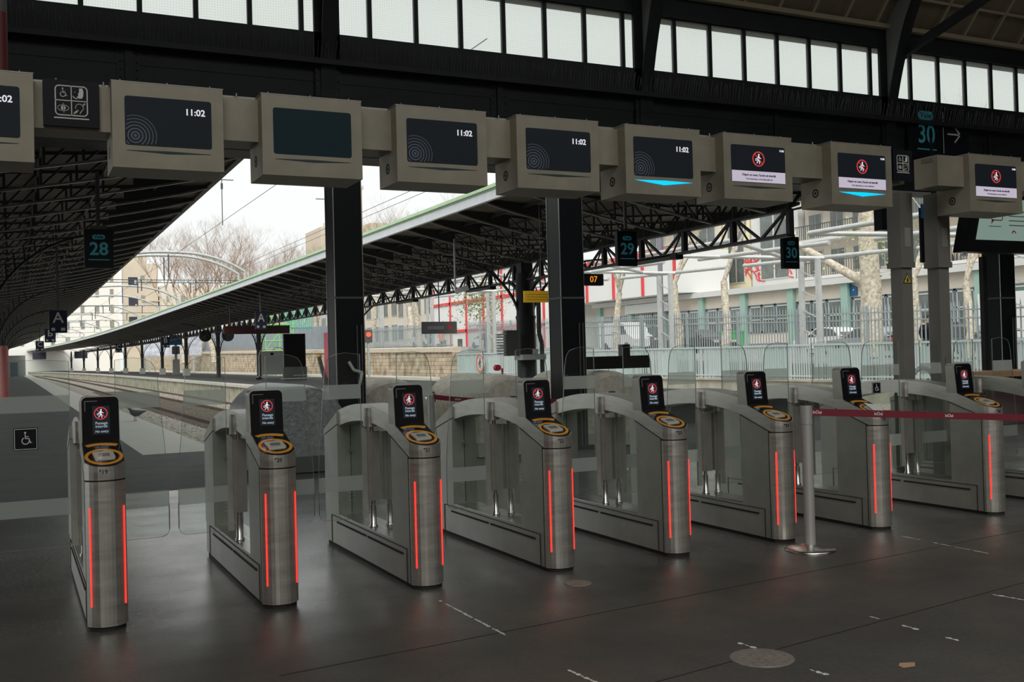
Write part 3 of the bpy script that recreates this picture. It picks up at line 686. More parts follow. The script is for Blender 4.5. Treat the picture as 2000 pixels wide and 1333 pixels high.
# ------------------------------------------------------------------ hall floor, wall, roof
FE=13.6
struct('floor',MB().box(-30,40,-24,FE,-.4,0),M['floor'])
def gwall():
    WY=15.5
    w=MB()
    w.box(-30,40,WY,WY+.35,4.72,6.08)                 # plate girder
    w.box(-30,40,WY-.22,WY+.4,6.08,6.16)              # ledge
    w.box(-30,40,WY-.06,WY+.35,6.16,6.60)
    w.box(-30,40,WY-.22,WY+.4,4.68,4.76)
    w.box(-30,40,WY-.05,WY+.35,7.60,8.05)
    struct('wall_front',w,M['iron'])
    s=MB()
    random.seed(3)
    x=-3
    while x<20:
        s.tube((x,WY-.12,6.16),(x+random.uniform(-.03,.03),WY-.2+random.uniform(-.05,.06),6.46+random.uniform(-.06,.06)),.006,n=3); x+=.055
    o=obj('bird_spikes',s,M['iron_grey']); tag(o,'dense rows of thin bird spikes along the ledge under the high windows','bird spikes',kind='stuff')
    # stiffeners + rivets on girder
    s=MB()
    for i in range(-3,9):
        x=1.56+i*2.9
        s.box(x-.05,x+.05,WY-.05,WY,4.76,6.08); s.box(x-.16,x+.16,WY-.014,WY,4.76,6.08)
        for k in range(11):
            for sx in (-.11,.11): s.tube((x+sx,WY-.014,4.85+k*.115),(x+sx,WY-.03,4.85+k*.115),.016,.008,n=6)
    for x in range(-40,220): s.tube((x*.1,WY,5.92),(x*.1,WY-.016,5.92),.014,.008,n=5)
    s.box(-6,22,WY-.012,WY,5.85,5.99)
    o=struct('trim_1',s,M['iron'])
    # window mullions
    s=MB(); mull=[]
    base=.3626*15.5; step=.785
    k=0
    ribs=[-1.33,4.44,10.2,16.04,21.9]
    for a,b in zip(ribs,ribs[1:]):
        n=7; e=.30
        st=(b-a)/7.4
        x=a+.95*st-.02
        while x<b-.30: mull.append(x); x+=st
    for x in mull: s.box(x-.035,x+.035,WY+.02,WY+.09,6.58,7.62)
    s.box(-4,24,WY,WY+.1,6.58,6.62); s.box(-4,24,WY,WY+.1,7.58,7.62)
    struct('window_1',s,M['iron'])
    g=MB(); g.box(-4,24,WY+.05,WY+.056,6.6,7.6)
    struct('window_2',g,M['wired'])
    # ribs with curved brackets
    for i,x in enumerate(ribs[:4]):
        lab=['riveted iron roof rib off the left edge','riveted iron roof rib above the left black column, with curved bracket','riveted iron roof rib with curved bracket above the cyan-arrow clock screen','riveted iron roof rib with a diagonal tie bar at upper right'][i]
        t=thing('roof_rib',lab,'roof rib',(x,WY,0),group='curved iron roof ribs')
        p=MB(); p.box(-.20,.20,-.06,0,4.76,8.0); 
        for k in range(26):
            for sx in (-.17,.17): p.tube((sx,-.06,4.9+k*.12),(sx,-.075,4.9+k*.12),.014,.007,n=5)
        obj('pilaster',p,M['iron'],t)
        curve=[]
        for k in range(15):
            q=k/14; z=4.9+q*3.9; yy=-.06-.98*max(0,(q-.22)/.78)**1.55 if q<.8 else None
            if yy is None: yy=-.06-.98*((.8-.22)/.78)**1.55-(q-.8)*2.2
            curve.append((yy,z))
        # web plate
        wv=MB()
        for (a,b) in zip(curve,curve[1:]):
            wv.prism([(a[0],a[1]),(0,a[1]),(0,b[1]),(b[0],b[1])] ,-.012,.012)
        obj('web_plate',wv,M['web'],t)
        fl=MB()
        for a,b in zip(curve,curve[1:]): fl.bar((0,a[0],a[1]),(0,b[0],b[1]),.24,.03,up=(0,1,0))
        # continuation: raking lattice truss under the roof slope
        P0=curve[-1]; d=Vector((0,-1,1.15)).normalized()
        q0=Vector((0,P0[0],P0[1])); q1=q0+d*7
        fl.bar(q0,q1,.24,.05); up0=Vector((0,-.15,8.25)); up1=up0+d*7.5; fl.bar(up0,up1,.24,.06)
        for k in range(9):
            a=q0+d*(k*.8); b_=up0+d*(k*.8+.4); c=q0+d*(k*.8+.8); fl.bar(a,b_,.06,.05); fl.bar(b_,c,.06,.05)
        obj('curved_flange',fl,M['iron'],t)
        if i>=2:
            tb=MB(); tb.bar((.14,-.35,7.40),(.14,-2.6,7.98),.10,.16); tb.tube((.14,-2.5,7.95),(.14,-6,9.0),.022,n=8); tb.tube((.05,-.35,7.40),(.2,-.35,7.40),.09,n=16); tb.tube((.04,-2.55,7.96),(.24,-2.55,7.96),.12,n=16)
            if i==3: obj('tie_bar',tb,M['iron'],t)
gwall()
# black box columns carrying the girder
def boxcol(x,y,label):
    t=thing('steel_column',label,'column',(x,y,0),group='black steel box columns')
    obj('shaft',MB().box(-.22,.22,-.22,.22,.05,4.70),M['iron_col'],t)
    e=MB()
    for sx in (-.22,.22): e.box(sx-.006,sx+.006,-.226,-.214,.05,4.7)
    e.box(-.226,-.214,.21,.222,.05,4.7)
    obj('corner_edge',e,M['steel_lite'],t)
    obj('strap',MB().box(-.228,.228,-.228,.228,2.50,2.53),M['iron_grey'],t)
    obj('base_plate',MB().box(-.3,.3,-.3,.3,0,.05),M['iron'],t)
    obj('side_pipe',MB().tube((.10,-.24,.05),(.10,-.24,2.1),.012,n=6).tube((.17,-.24,.05),(.17,-.24,2.1),.012,n=6),M['iron_grey'],t)
    return t
boxcol(4.60,15.35,'black square steel column behind gate 21')
boxcol(8.45,15.35,'black square steel column behind gate 23, with grey corner edges')
boxcol(18.95,15.35,'black steel column at the right edge of the photo below the information screen')
rag=MB(); rag.path([(4.55,15.08,1.55),(4.62,15.05,1.42),(4.75,15.06,1.38),(4.70,15.05,1.2)],.025,n=6)
tag(obj('striped_tape',rag,M['white']),'scrap of red and white barrier tape tied to the left black column','tape')
# roof
def roof():
    s=1.15; a=(15.5,8.0); b=(10.0,8.0+5.5*s); c=(-2,18.5); d=(-24,10)
    T=.15
    m=MB()
    def slab(p,q,x0=-30,x1=40):
        m.add([(x0,p[0],p[1]),(x1,p[0],p[1]),(x1,q[0],q[1]),(x0,q[0],q[1]),(x0,p[0],p[1]+T),(x1,p[0],p[1]+T),(x1,q[0],q[1]+T),(x0,q[0],q[1]+T)],
              [(0,1,2,3),(7,6,5,4),(0,4,5,1),(1,5,6,2),(2,6,7,3),(3,7,4,0)])
    slab((15.9,7.98-.4*s),a) if False else None
    p1=(15.5-1.6,8.0+1.6*s); p2=(15.5-3.9,8.0+3.9*s)
    slab(a,p1); slab(p2,b); slab(p1,p2,-30,5.5); slab(p1,p2,18.5,40); slab(b,c)  # gap in the front slope: unseen opening added for deck glare and gate light
    # unseen rear slope, long opening added to let fill light into the hall
    slab(c,(-6,16.95)); slab((-18,12.32),d)
    slab((-6,16.95),(-18,12.32),-30,-12); slab((-6,16.95),(-18,12.32),24,40)
    struct('ceiling',m,M['roofboard'])
    g=MB(); 
    for x in [ -4+i*.82 for i in range(36)]:
        g.bar((x,15.42,8.02),(x,10.0,14.30),.07,.10,up=(0,-1,1))
    g.bar((-6,15.38,8.0),(26,15.38,8.0),.12,.09); g.bar((-6,14.98,8.49),(26,14.98,8.49),.04,.05)
    struct('trim_2',g,M['batten'])
    w=MB(); w.box(-30,40,-24.3,-24,0,10.2); struct('wall_back',w,M['facade'])
    w=MB(); w.prism([(-24,0),(-24,10),(-2,18.5),(10,14.4),(15.5,8),(15.5,4.7),(6,4.7),(6,0)],-30.3,-30); struct('wall_left',w,M['iron_grey'])
    w=MB(); w.prism([(-24,0),(-24,10),(-2,18.5),(10,14.4),(15.5,8),(15.5,4.7),(11,4.7),(11,0)],40,40.3); struct('wall_right',w,M['iron_grey'])
roof()
# sign on the wall: Voie 30 ->
t=thing('platform_sign','dark wall sign reading Voie 30 with a right-pointing arrow, high behind the right screens','sign',(16.5,15.40,5.42))
obj('panel',MB().box(0,1.75,0,.04,0,1.05),M['signblack'],t)
obj('pill',MB().prism(rrect_pts(.30,.72,.78,.96,.085,5),-.004,0,'y'),M['teal'],t)
text('word','Voie',.17,M['signblack'],t,(.51,-.006,.87),align='CENTER',bold=.002)
text('number','30',.55,M['teal'],t,(.52,-.004,.47),align='CENTER',bold=.006,sx=.9)
obj('underline',MB().box(.26,.80,-.004,0,.16,.185),M['teal'],t)
obj('divider',MB().box(1.0,1.012,-.004,0,.12,.98),M['white'],t)
a=MB(); stroke(a,[(1.14,.53),(1.50,.53)],.035,0); stroke(a,[(1.34,.69),(1.50,.53),(1.34,.37)],.035,0); obj('arrow',a,M['white'],t)

# hanging track signs
def voie(xc,y,zt,zb,w,num,label,rodtop):
    t=thing('track_sign',label,'sign',(xc,y,zb),group='hanging track number signs'); h=zt-zb
    obj('panel',MB().box(-w/2,w/2,0,.10,0,h),M['signblack'],t)
    obj('pill',MB().prism(rrect_pts(-w*.22,w*.22,h*.74,h*.86,h*.055,4),-.004,0,'y'),M['teal'],t)
    text('word','Voie',h*.115,M['signblack'],t,(0,-.006,h*.80),align='CENTER',bold=.002)
    text('number',num,h*.46,M['teal'],t,(0,-.004,h*.48),align='CENTER',bold=.006,sx=.82 if w<.35 else 1.)
    obj('underline',MB().box(-w*.36,w*.36,-.004,0,h*.20,h*.225),M['teal'],t)
    obj('hanger',MB().box(-.03,.03,.03,.07,h,rodtop-zb).box(-w*.3,w*.3,.02,.08,h,h+.06),M['iron_grey'],t)
voie(1.30,18,3.80,3.17,.235 if False else .44,'28','black hanging sign reading Voie 28 under the left canopy',4.75)
voie(11.36,18,4.05,3.34,.47,'29','black hanging sign reading Voie 29 right of the right black column',4.9)
voie(15.64,18,4.05,3.34,.45,'30','black hanging sign reading Voie 30 in front of the apartment balconies',4.9)

# ------------------------------------------------------------------ ground outside
def bend(y): return -.00023*max(0,y-90)**2
def strip(x0,x1,z,y0,y1,zb=None,step=8.,bk=1.):
    """ground strip following the bend of the tracks; zb: bottom for a solid slab"""
    m=MB(); ys=[y0]; 
    while ys[-1]<y1: ys.append(min(y1,ys[-1]+(step if ys[-1]>85 else 85-ys[-1] if ys[-1]<85 else step)))
    zb=z-.05 if zb is None else zb
    for a,b in zip(ys,ys[1:]):
        A,B=bend(a)*bk,bend(b)*bk
        vs=[(x0+A,a,zb),(x1+A,a,zb),(x1+B,b,zb),(x0+B,b,zb),(x0+A,a,z),(x1+A,a,z),(x1+B,b,z),(x0+B,b,z)]
        m.add(vs,[(4,5,6,7),(0,1,5,4),(3,7,6,2),(0,4,7,3),(1,2,6,5)])
    return m
tag(obj('ground',MB().box(-140,200,FE,420,-.62,-.52),M['ballast']),'stony ballast ground stretching along the tracks','ground',kind='structure')
t=thing('platform','grey asphalt platform under the left canopy','platform')
obj('surface',strip(-28,3.3,0.,FE,261,-.5,bk=.1),M['asphalt'],t); obj('edge_strip',strip(2.03,3.32,.012,19.1,261,-.45,bk=.1),M['tactile'],t)
t=thing('platform','raised platform under the right canopy, with mossy concrete face','platform')
obj('surface',strip(10.15,17.7,.45,19.,261,-.5),M['asphalt'],t); obj('coping',strip(9.9,10.45,.46,18.9,261,.33),M['kerb'],t); obj('side_wall',strip(10.0,10.2,.33,18.9,261,-.55),M['platwall'],t)
tag(obj('ground',MB().box(3.3,40,FE,19,-.52,-.02),M['asphalt']),'dark asphalt strip behind the gates','ground',kind='structure')
tag(obj('track_bed',strip(3.3,9.98,-.45,19,261,-.5,bk=.5),M['ballast']),'grey ballast track bed between the two platforms','track bed')
for i,(x,lab) in enumerate(((5.72,'rusty left rail of the track'),(7.62,'rusty right rail of the track'))):
    t=obj('rail',strip(x-.035,x+.035,-.30,20,261,-.45,bk=.45),M['rust']); tag(t,lab,'rail',group='rusty rails')
tag(obj('wall_foot_stripe',strip(9.25,9.4,-.36,20,261,-.45),M['rust']),'rust-brown channel running along the foot of the right platform wall','stripe')  # low rust-brown stripe along the wall foot
sl=MB()
for i in range(100):
    y=20.5+i*.62; sl.box(5.3,8.05,y,y+.22,-.46,-.41)
tag(obj('railway_sleepers',sl,M['sleeper']),'half-buried sleepers under the rusty rails','sleepers',kind='stuff')
random.seed(5); st=MB()
for i in range(2600):
    y=19.5+55*random.random()**1.6; x=random.uniform(3.4,9.9); r=random.uniform(.03,.07)
    st.add([(x+r*random.uniform(.6,1.2)*a,y+r*b,-.45+r*c*.8) for a,b,c in ((1,0,0),(0,1,0),(-1,0,0),(0,-1,0),(0,0,1))],[(0,1,4),(1,2,4),(2,3,4),(3,0,4)])
tag(obj('ballast_stones',st,M['ballast']),'loose grey ballast stones between the platforms','stones',kind='stuff')

# buffers
def buffer(x,y,r,h,L,mat,label):
    t=thing('track_buffer',label,'buffer',(x,y,0),group='rounded track-end buffers')
    n=22; prof=[(r*1.0,0)]
    pts=[(-r,0)]+[(-r*math.cos(PI*i/n)*(1. if True else 1),h-r*.95+r*.95*math.sin(PI*i/n)) for i in range(n+1)]+[(r,0)]
    b=MB(); 
    # rounded front: scale sections
    secs=[(0,.90,.93),(.06,.96,.97),(.16,.99,.99),(.35,1,1),(L,1,1)]
    N_=len(pts); vs=[]
    for (yy,sx,sz) in secs: vs+=[(p[0]*sx,yy,p[1]*sz) for p in pts]
    fs=[]
    for k in range(len(secs)-1):
        for i in range(N_-1): fs.append((k*N_+i,k*N_+i+1,(k+1)*N_+i+1,(k+1)*N_+i))
    b.add(vs,fs,True); b.add(vs[:N_],[list(range(N_))[::-1]]); b.add(vs[-N_:],[list(range(N_))])
    obj('cover',b,mat,t)
    obj('base_block',MB().box(-r*.98,r*.98,-.06,L,0,.22),M['concrete'] if mat is M['foil_t'] else M['iron_grey'],t)
buffer(3.74,14.6,.66,1.24,2.4,M['foil'],'dark crinkled rounded buffer behind gate 20')
buffer(5.52,15.9,.70,1.27,2.2,M['foil_t'],'tan rounded buffer just right of the left black column')
buffer(7.15,14.9,.62,1.28,2.2,M['foil_t'],'tan rounded buffer behind the belt, left of gate 22 head')
buffer(9.25,15.2,.75,1.28,2.2,M['foil_t'],'tan rounded buffer right of the right black column')
tag(obj('dark_panel',MB().box(8.72,10.15,15.45,15.6,1.30,1.52).box(9.6,9.75,15.45,15.6,1.52,1.72),M['kiosk']),'low black box on top of the rounded buffer right of the right black column','box')

# belt barriers
def stanchion(x,y,h,label,base=True):
    t=thing('barrier_post',label,'barrier post',(x,y,0),group='belt barrier posts')
    obj('base',MB().lathe([(.197,0),(.197,.008),(.18,.02),(.06,.045),(.046,.048)],48),M['steel_lite'],t)
    obj('pole',MB().lathe([(.043,.045),(.043,h-.16)],24),M['alu'],t)
    obj('belt_cassette',MB().lathe([(.046,h-.16),(.046,h-.012)],24),M['alu'],t)
    obj('cap',MB().lathe([(.047,h-.012),(.047,h),(.02,h+.002)],24),M['seam'],t)
    obj('belt_slot',MB().box(.03,.056,-.012,.012,h-.13,h-.02),M['seam'],t)
def belt(p,q,label,texts,hgt=.05,sag=.02):
    t=thing('barrier_belt',label,'belt',(0,0,0)); p=Vector(p); q=Vector(q); m=MB(); n=16
    d=(q-p); hz=Vector((d.x,d.y,0)).normalized(); nn=Vector((hz.y,-hz.x,0))
    P=[p+d*(i/n)-Vector((0,0,sag*4*(i/n)*(1-i/n))) for i in range(n+1)]
    for a,b in zip(P,P[1:]):
        u=Vector((0,0,hgt/2)); e=nn*.0012
        m.add([a-u+e,b-u+e,b+u+e,a+u+e,a-u-e,b-u-e,b+u-e,a+u-e],[(0,1,2,3),(7,6,5,4),(3,2,6,7),(0,4,5,1)])
    o=obj('webbing',m,M['belt'],t)
    for k in texts:
        c=p+d*k-Vector((0,0,sag*4*k*(1-k)))
        c=c+nn*.004
        o2=text('printed_word','inOui',.036,M['white'],t,c,align='CENTER',bold=.0006)
        o2.rotation_euler=(0,-math.atan2(d.z,Vector((d.x,d.y)).length),math.atan2(d.y,d.x))
stanchion(5.62,6.35,1.15,'shiny belt barrier post in front of gate 24')
belt((5.66,6.34,1.082),(8.9,5.87,.872),'burgundy belt crossing in front of the right gates',(.016,.19,.40,.655),.056,.0)
stanchion(4.66,12.0,1.16,'belt barrier post behind gate 21 head')
stanchion(5.80,12.0,1.06,'belt barrier post behind the left side of gate 22 head')
stanchion(7.3,12.05,1.06,'belt barrier post hidden behind gate 23')
belt((4.66,11.96,1.10),(5.80,11.96,1.0),'burgundy belt behind gates 21 and 22',(.3,.75),.06)
belt((5.80,11.96,1.0),(7.3,12.0,.98),'burgundy belt ending behind gate 23',(.5,),.06)
# floor discs and paint
tag(obj('floor_cover',MB().lathe([(.165,0),(.165,.004),(.155,.006)],40),M['manhole'],None,(3.45,4.285,0)),'round rusty floor cover near the bottom edge of the photo','floor cover')
tag(obj('floor_cover',MB().lathe([(.095,0),(.095,.004),(.088,.006)],32),M['manhole'],None,(3.50,6.30,0)),'small round floor cover at the foot of gate 22','floor cover')
random.seed(11)
def paint(x0,y0,x1,y1,w,label,dens=.7):
    m=MB(); L=math.hypot(x1-x0,y1-y0); n=max(2,int(L/.035))
    for i in range(n):
        if random.random()>dens: continue
        t=i/n; x=x0+(x1-x0)*t; y=y0+(y1-y0)*t; ww=w*random.uniform(.3,1); l=.045
        pts=[(x+ww*.5*random.uniform(.4,1)*math.cos(a),y+l*.6*random.uniform(.6,1)*math.sin(a),.0012) for a in [2*PI*k/7 for k in range(7)]]
        m.poly(pts)
    tag(obj('painted_line',m,M['white_paint']),label,'floor marking',group='worn floor lines')
paint(2.488,6.33,2.502,5.35,.035,'worn white line on the floor starting at gate 21',.9)
paint(2.497,4.60,2.533,4.2,.05,'worn white line fragment at the bottom edge left of centre',.9)
paint(3.525,4.55,3.541,4.42,.04,'short white line fragment left of the rusty floor cover',.9)
paint(3.528,4.0,3.55,3.88,.05,'short white line fragment right of the rusty floor cover',.9)
paint(4.52,4.60,4.525,4.53,.04,'farthest of three small white line scraps at the lower right',1)
paint(4.53,4.36,4.535,4.25,.05,'middle one of three small white line scraps at the lower right',1)
paint(4.54,4.06,4.545,3.98,.05,'nearest of three small white line scraps at the lower right',1)
paint(5.56,4.60,5.62,4.3,.05,'white line fragment at the right edge',.9)
paint(6.64,6.45,6.61,5.5,.03,'faint white line leading from gate 25',.6)
sc_=MB().poly([(3.93,3.80,.002),(4.0,3.79,.002),(4.05,3.84,.002),(3.98,3.87,.002),(3.94,3.84,.002)])
tag(obj('paper_scrap',sc_,M['tan']),'small tan scrap of paper on the floor at the lower right','paper scrap')
jl=MB()
jl.bar((-1.2,3.62,.001),(8,5.05,.001),.008,.001); jl.bar((1.2,5.28,.001),(9,6.2,.001),.006,.001)
tag(obj('floor_joint',jl,M['seam']),'thin dark joints crossing the hall floor','floor joint')

# ------------------------------------------------------------------ canopies
def canopy(xe,xc,ye,yend,label,gutter,nside):
    """butterfly canopy: high edge at xe, valley at xc; xe2 mirrored"""
    t=thing('platform_canopy',label,'canopy',(0,0,0)); s=1 if xc>xe else -1; W=abs(xc-xe)
    ys=[ye,90]; 
    while ys[-1]<yend: ys.append(min(yend,ys[-1]+10))
    zE,zC=5.22,4.95
    m=MB()
    for a,b in zip(ys,ys[1:]):
        A,B=bend(a),bend(b)
        for (u0,z0,u1,z1) in ((xe,zE,xc,zC),(xc,zC,xc+s*W,zE)):
            m.add([(u0+A,a,z0),(u1+A,a,z1),(u1+B,b,z1),(u0+B,b,z0),(u0+A,a,z0+.08),(u1+A,a,z1+.08),(u1+B,b,z1+.08),(u0+B,b,z0+.08)],
                  [(0,1,2,3),(7,6,5,4),(0,4,5,1),(2,6,7,3),(0,3,7,4),(1,5,6,2)])
    obj('roof_boarding',m,M['deckboard'],t)
    f=MB(); g=MB()
    for a,b in zip(ys,ys[1:]):
        A,B=bend(a),bend(b)
        x=xe-s*.03
        f.bar((x+A,a,5.21),(x+B,b,5.21),.10,.20 if gutter else .12)
        if gutter: g.bar((x+A+s*.15,a,5.37),(x+B+s*.15,b,5.37),.5,.03); g.bar((x+A,a,5.385),(x+B,b,5.385),.12,.14)
    obj('edge_gutter',f,M['gutter'] if gutter else M['gutter_d'],t)
    if gutter: obj('roof_edge',g,M['green_roof'],t)
    # trusses
    tm=MB(); n=8
    def zb(u): return 5.14-(5.14-4.30)*min(1,u*1.02)**.85
    def zt(u): return 5.18-.25*u
    ch=MB()
    for k in range(n):
        u0,u1=k/n,(k+1)/n
        a=(xe+s*W*u0,0,zb(u0)); b=(xe+s*W*u1,0,zb(u1)); c=(xe+s*W*u0,0,zt(u0)); d=(xe+s*W*u1,0,zt(u1))
        ch.bar(a,b,.075,.035); tm.bar(c,d,.07,.05)
        if k>=3: tm.bar(a,c,.04,.04,up=(0,1,0)); tm.bar(c,b,.035,.035)
        else: tm.prism([(a[0],a[2]),(b[0],b[2]),(d[0],d[2]),(c[0],c[2])],-.01,.01,'y')
    # purlins are on the boarding; mirrored half
    tm2=MB(); tm2.v=list(tm.v); tm2.f=list(tm.f); tm2.sm=list(tm.sm)
    for k in range(4,n+1,5): pass
    for v in tm.v: pass
    o=len(tm.v); tm.v+= [(2*xc-x,y,z) for x,y,z in tm.v]; tm.f+=[[i+o for i in f_][::-1] for f_ in tm.f]; tm.sm+=tm.sm
    o=len(ch.v); ch.v+= [(2*xc-x,y,z) for x,y,z in ch.v]; ch.f+=[[i+o for i in f_][::-1] for f_ in ch.f]; ch.sm+=ch.sm; mc=ch.mesh('bottom_chord',M['chord'])
    me=tm.mesh('roof_truss',M['truss'])
    y=ye+.6; k=0
    while y<yend and k<nside:
        o=link('roof_truss',me,t,(bend(y),y,0)); link('bottom_chord',mc,o); y+=1.77; k+=1
    # lattice girder along the columns
    lg=MB(); y=ye
    while y<min(yend,200):
        A,B=bend(y),bend(y+1.77); z0,z1=3.80,4.30
        p=[(xc+A,y,z0),(xc+(A+B)/2,y+.885,z0),(xc+B,y+1.77,z0)]
        lg.bar(p[0],p[2],.16,.06); lg.bar((xc+A,y,z1),(xc+B,y+1.77,z1),.16,.06)
        lg.bar((xc+A,y,z0),(xc+A,y,z1),.12,.10,up=(0,1,0))
        lg.bar((xc+A,y+.1,z1),(xc+(A+B)/2,y+.885,z0),.05,.05); lg.bar((xc+(A+B)/2,y+.885,z0),(xc+B,y+1.67,z1),.05,.05)
        lg.bar((xc+A,y+.1,z1-.02),(xc+(A+B)/2,y+.5,z0),.03,.03); lg.bar((xc+(A+B)/2,y+1.27,z0),(xc+B,y+1.67,z1-.02),.03,.03)
        y+=1.77
    obj('lattice_girder',lg,M['canopyiron'],t)
    # purlins
    pu=MB()
    for u in (.25,.5,.75):
        for a,b in zip(ys,ys[1:]):
            A,B=bend(a),bend(b); z=zt(u)-.06
            pu.bar((xe+s*W*u+A,a,z),(xe+s*W*u+B,b,z),.05,.06)
    obj('purlin',pu,M['truss'],t)
    return t
canopy(3.65,-.6,15.7,260,'dark trussed canopy over the left platform','',85)
canopy(9.9,13.8,15.9,300,'dark trussed canopy with green roof edge and pale gutter over the right platform','g',90)
# iron columns
def column_meshes():
    c={}
    s=MB(); s.lathe([(.19,.0),(.19,.05),(.16,.10),(.155,2.6),(.17,2.7),(.15,2.75),(.15,4.0)],12); s.box(-.10,.10,-.10,.10,3.4,4.3)
    c['shaft']=s.mesh('shaft',M['canopyiron'])
    s=MB(); s.lathe([(.19,.45),(.19,.50),(.16,.55),(.155,2.6),(.17,2.7),(.15,2.75),(.15,4.0)],12); s.box(-.10,.10,-.10,.10,3.4,4.3); c['shaft_r']=s.mesh('shaft',M['canopyiron'])
    c['plinth']=MB().prism([(-.28,-.28),(.28,-.28),(.28,.28),(-.28,.28)],0,.62,'z').mesh('plinth_block',M['kerb'])
    for sg,nm in ((-1,'l'),(1,'r')):
        b=MB(); pts=[]
        for i in range(15):
            a=PI/2*i/14; pts.append((sg*(.15+2.5*(1-math.cos(a))),0,2.35+2.35*math.sin(a)**1.0 if False else 2.3+2.15*math.sin(a)))
        for p,q in zip(pts,pts[1:]): b.bar(p,q,.10,.05,up=(sg,0,0) if abs(p[0])<.5 else (0,0,1))
        for i in range(2,14,1):
            p=pts[i]; b.bar(p,(p[0]-sg*.03,0,min(4.25,p[2]+.35)),.03,.03,up=(0,1,0))
        c['br'+nm]=b.mesh('curved_bracket',M['canopyiron'])
    for sg,nm in ((-1,'n'),(1,'f')):
        b=MB(); pts=[(0,sg*(.14+1.1*(1-math.cos(PI/2*i/8))),2.75+1.05*math.sin(PI/2*i/8)) for i in range(9)]
        for p,q in zip(pts,pts[1:]): b.bar(p,q,.10,.07,up=(0,sg,0))
        c['br'+nm]=b.mesh('curved_bracket',M['canopyiron'])
    return c
CM=column_meshes()
cols=[27.6,45.2,64.7,78.8,94.5,110.,126.,142.,158.,175.,195.,215.]
clab=['iron canopy column beside the yellow sign','iron canopy column hidden by the left black column','iron canopy column behind the grey wheeled lift','iron canopy column between the two round clocks','iron canopy column right of the blue sign post']+['distant iron canopy column in the receding row on the right platform']*9
for i,y in enumerate(cols):
    t=thing('canopy_column',clab[i],'column',(13.8+bend(y),y,.45-.45*0),group='iron columns of the right canopy')
    t.location.z=0
    o=link('shaft',CM['shaft_r'],t)
    if i==0: o.scale=(1.9,1.6,1); obj('drain_pipe',MB().path([(.36,-.3,.45),(.36,-.3,1.9),(.28,-.3,2.2),(.28,-.3,3.2)],.07),M['iron_grey'],t)
    if i>=4: link('plinth_block',CM['plinth'],t).location.z=.45
    for k in 'lrnf':link('curved_bracket',CM['br'+k],t)
cols=[24.,41.,58.,75.,92.,110.,130.]
for i,y in enumerate(cols):
    t=thing('canopy_column','iron column of the left canopy outside the left edge of the photo','column',(-.6+bend(y)*1.,y,0),group='iron columns of the left canopy')
    link('shaft',CM['shaft'],t)
    for k in 'lrnf': link('curved_bracket',CM['br'+k],t)
# fluorescent fittings under the right canopy girder
for (y,l) in ((20.8,'tube light under the canopy right of the Voie 29 sign'),(31.,'tube light under the canopy above the yellow sign'),(38,'tube light under the canopy left of the yellow sign'),(48.,'tube light under the canopy nearest the left black column')):
    t=thing('tube_light',l,'light',(13.8,y,3.70),group='tube lights under the right canopy')
    obj('fitting',MB().box(-.08,.08,-.9,.9,0,.10),M['iron_grey'],t); obj('end_box',MB().box(-.1,.1,-1.15,-.9,-.02,.12),M['iron'],t)

# platform signs
def letter(x,y,z,s,L,label,rot=0,sub=True,top=None):
    t=thing('sector_sign',label,'sign',(x,y,z),rot,group='platform sector letter signs')
    obj('panel',MB().box(-s*.5,s*.5,0,.06,0,s*1.35),M['navy'],t)
    text('letter',L,s*.9,M['white'],t,(0,-.004,s*.88),align='CENTER',bold=.01*s)
    obj('symbols',MB().box(-s*.38,-s*.18,-.003,0,s*.12,s*.3).box(s*.15,s*.38,-.003,0,s*.12,s*.3),M['white'],t)
    obj('hanger',MB().box(-.03,.03,.01,.05,s*1.35,(top or z+2)-z),M['iron_grey'],t)
letter(1.07,28.6,2.44,.42,'A','small sector sign A under the left canopy',0,top=4.9)
letter(1.9,62,2.9,.55,'B','small sector sign B under the left canopy beyond A',0,top=4.9)
letter(2.0,90,2.8,.6,'C','far sector sign C under the left canopy',0,top=4.9)
letter(9.9+.9,50,3.10,.62,'A','tilted navy sector sign A in front of the maroon sign',.35,top=4.9)
letter(14.7,50.2,3.1,.50,'A','navy sector sign A hanging just left of the left black column',0,top=4.6)
letter(12.4,97,3.0,.7,'B','small sector sign B over the right platform',0,top=4.9)
letter(12.2,140,3.1,.8,'C','far sector sign C over the right platform',0,top=4.9)
def far(name,mb,mat,label,cat,group=None): return tag(obj(name,mb,mat),label,cat,group)
far('hanging_sign',MB().box(10.85,14.6,60.,60.15,3.15,3.62).box(11.2,11.25,60,60.1,3.6,4.9).box(14.0,14.05,60,60.1,3.6,4.9),pbr('maroon',(.045,.01,.012),.5),'long maroon hanging sign behind the tilted A sign','sign')
for i,(px,l) in enumerate(((12.95,'left one of the two round platform clocks'),(14.6,'right one of the two round platform clocks'))):
    t=thing('platform_clock',l,'clock',(px,79.3,3.55),.1,group='round platform clocks')
    obj('clock_case',MB().tube((0,.15,0),(0,-.15,0),.42,n=28),M['clockdark'],t)
    obj('clock_rim',MB().ring2(0,0,.44,.40,-.17,-.14,28),M['canopyiron'],t)
    obj('clock_hand',MB().bar((0,-.16,0),(.12,-.16,.22),.01,.03).bar((0,-.16,0),(-.2,-.16,-.12),.01,.03),M['leaf_d'],t)
t=thing('help_post','grey platform post with a blue sign on top, between the iron columns','post',(14.5,106.,.45))
obj('body',MB().box(-.32,.32,-.2,.2,0,1.5),M['cartgrey'],t); obj('column',MB().box(-.12,.12,-.1,.1,1.5,3.4),M['cartgrey'],t)
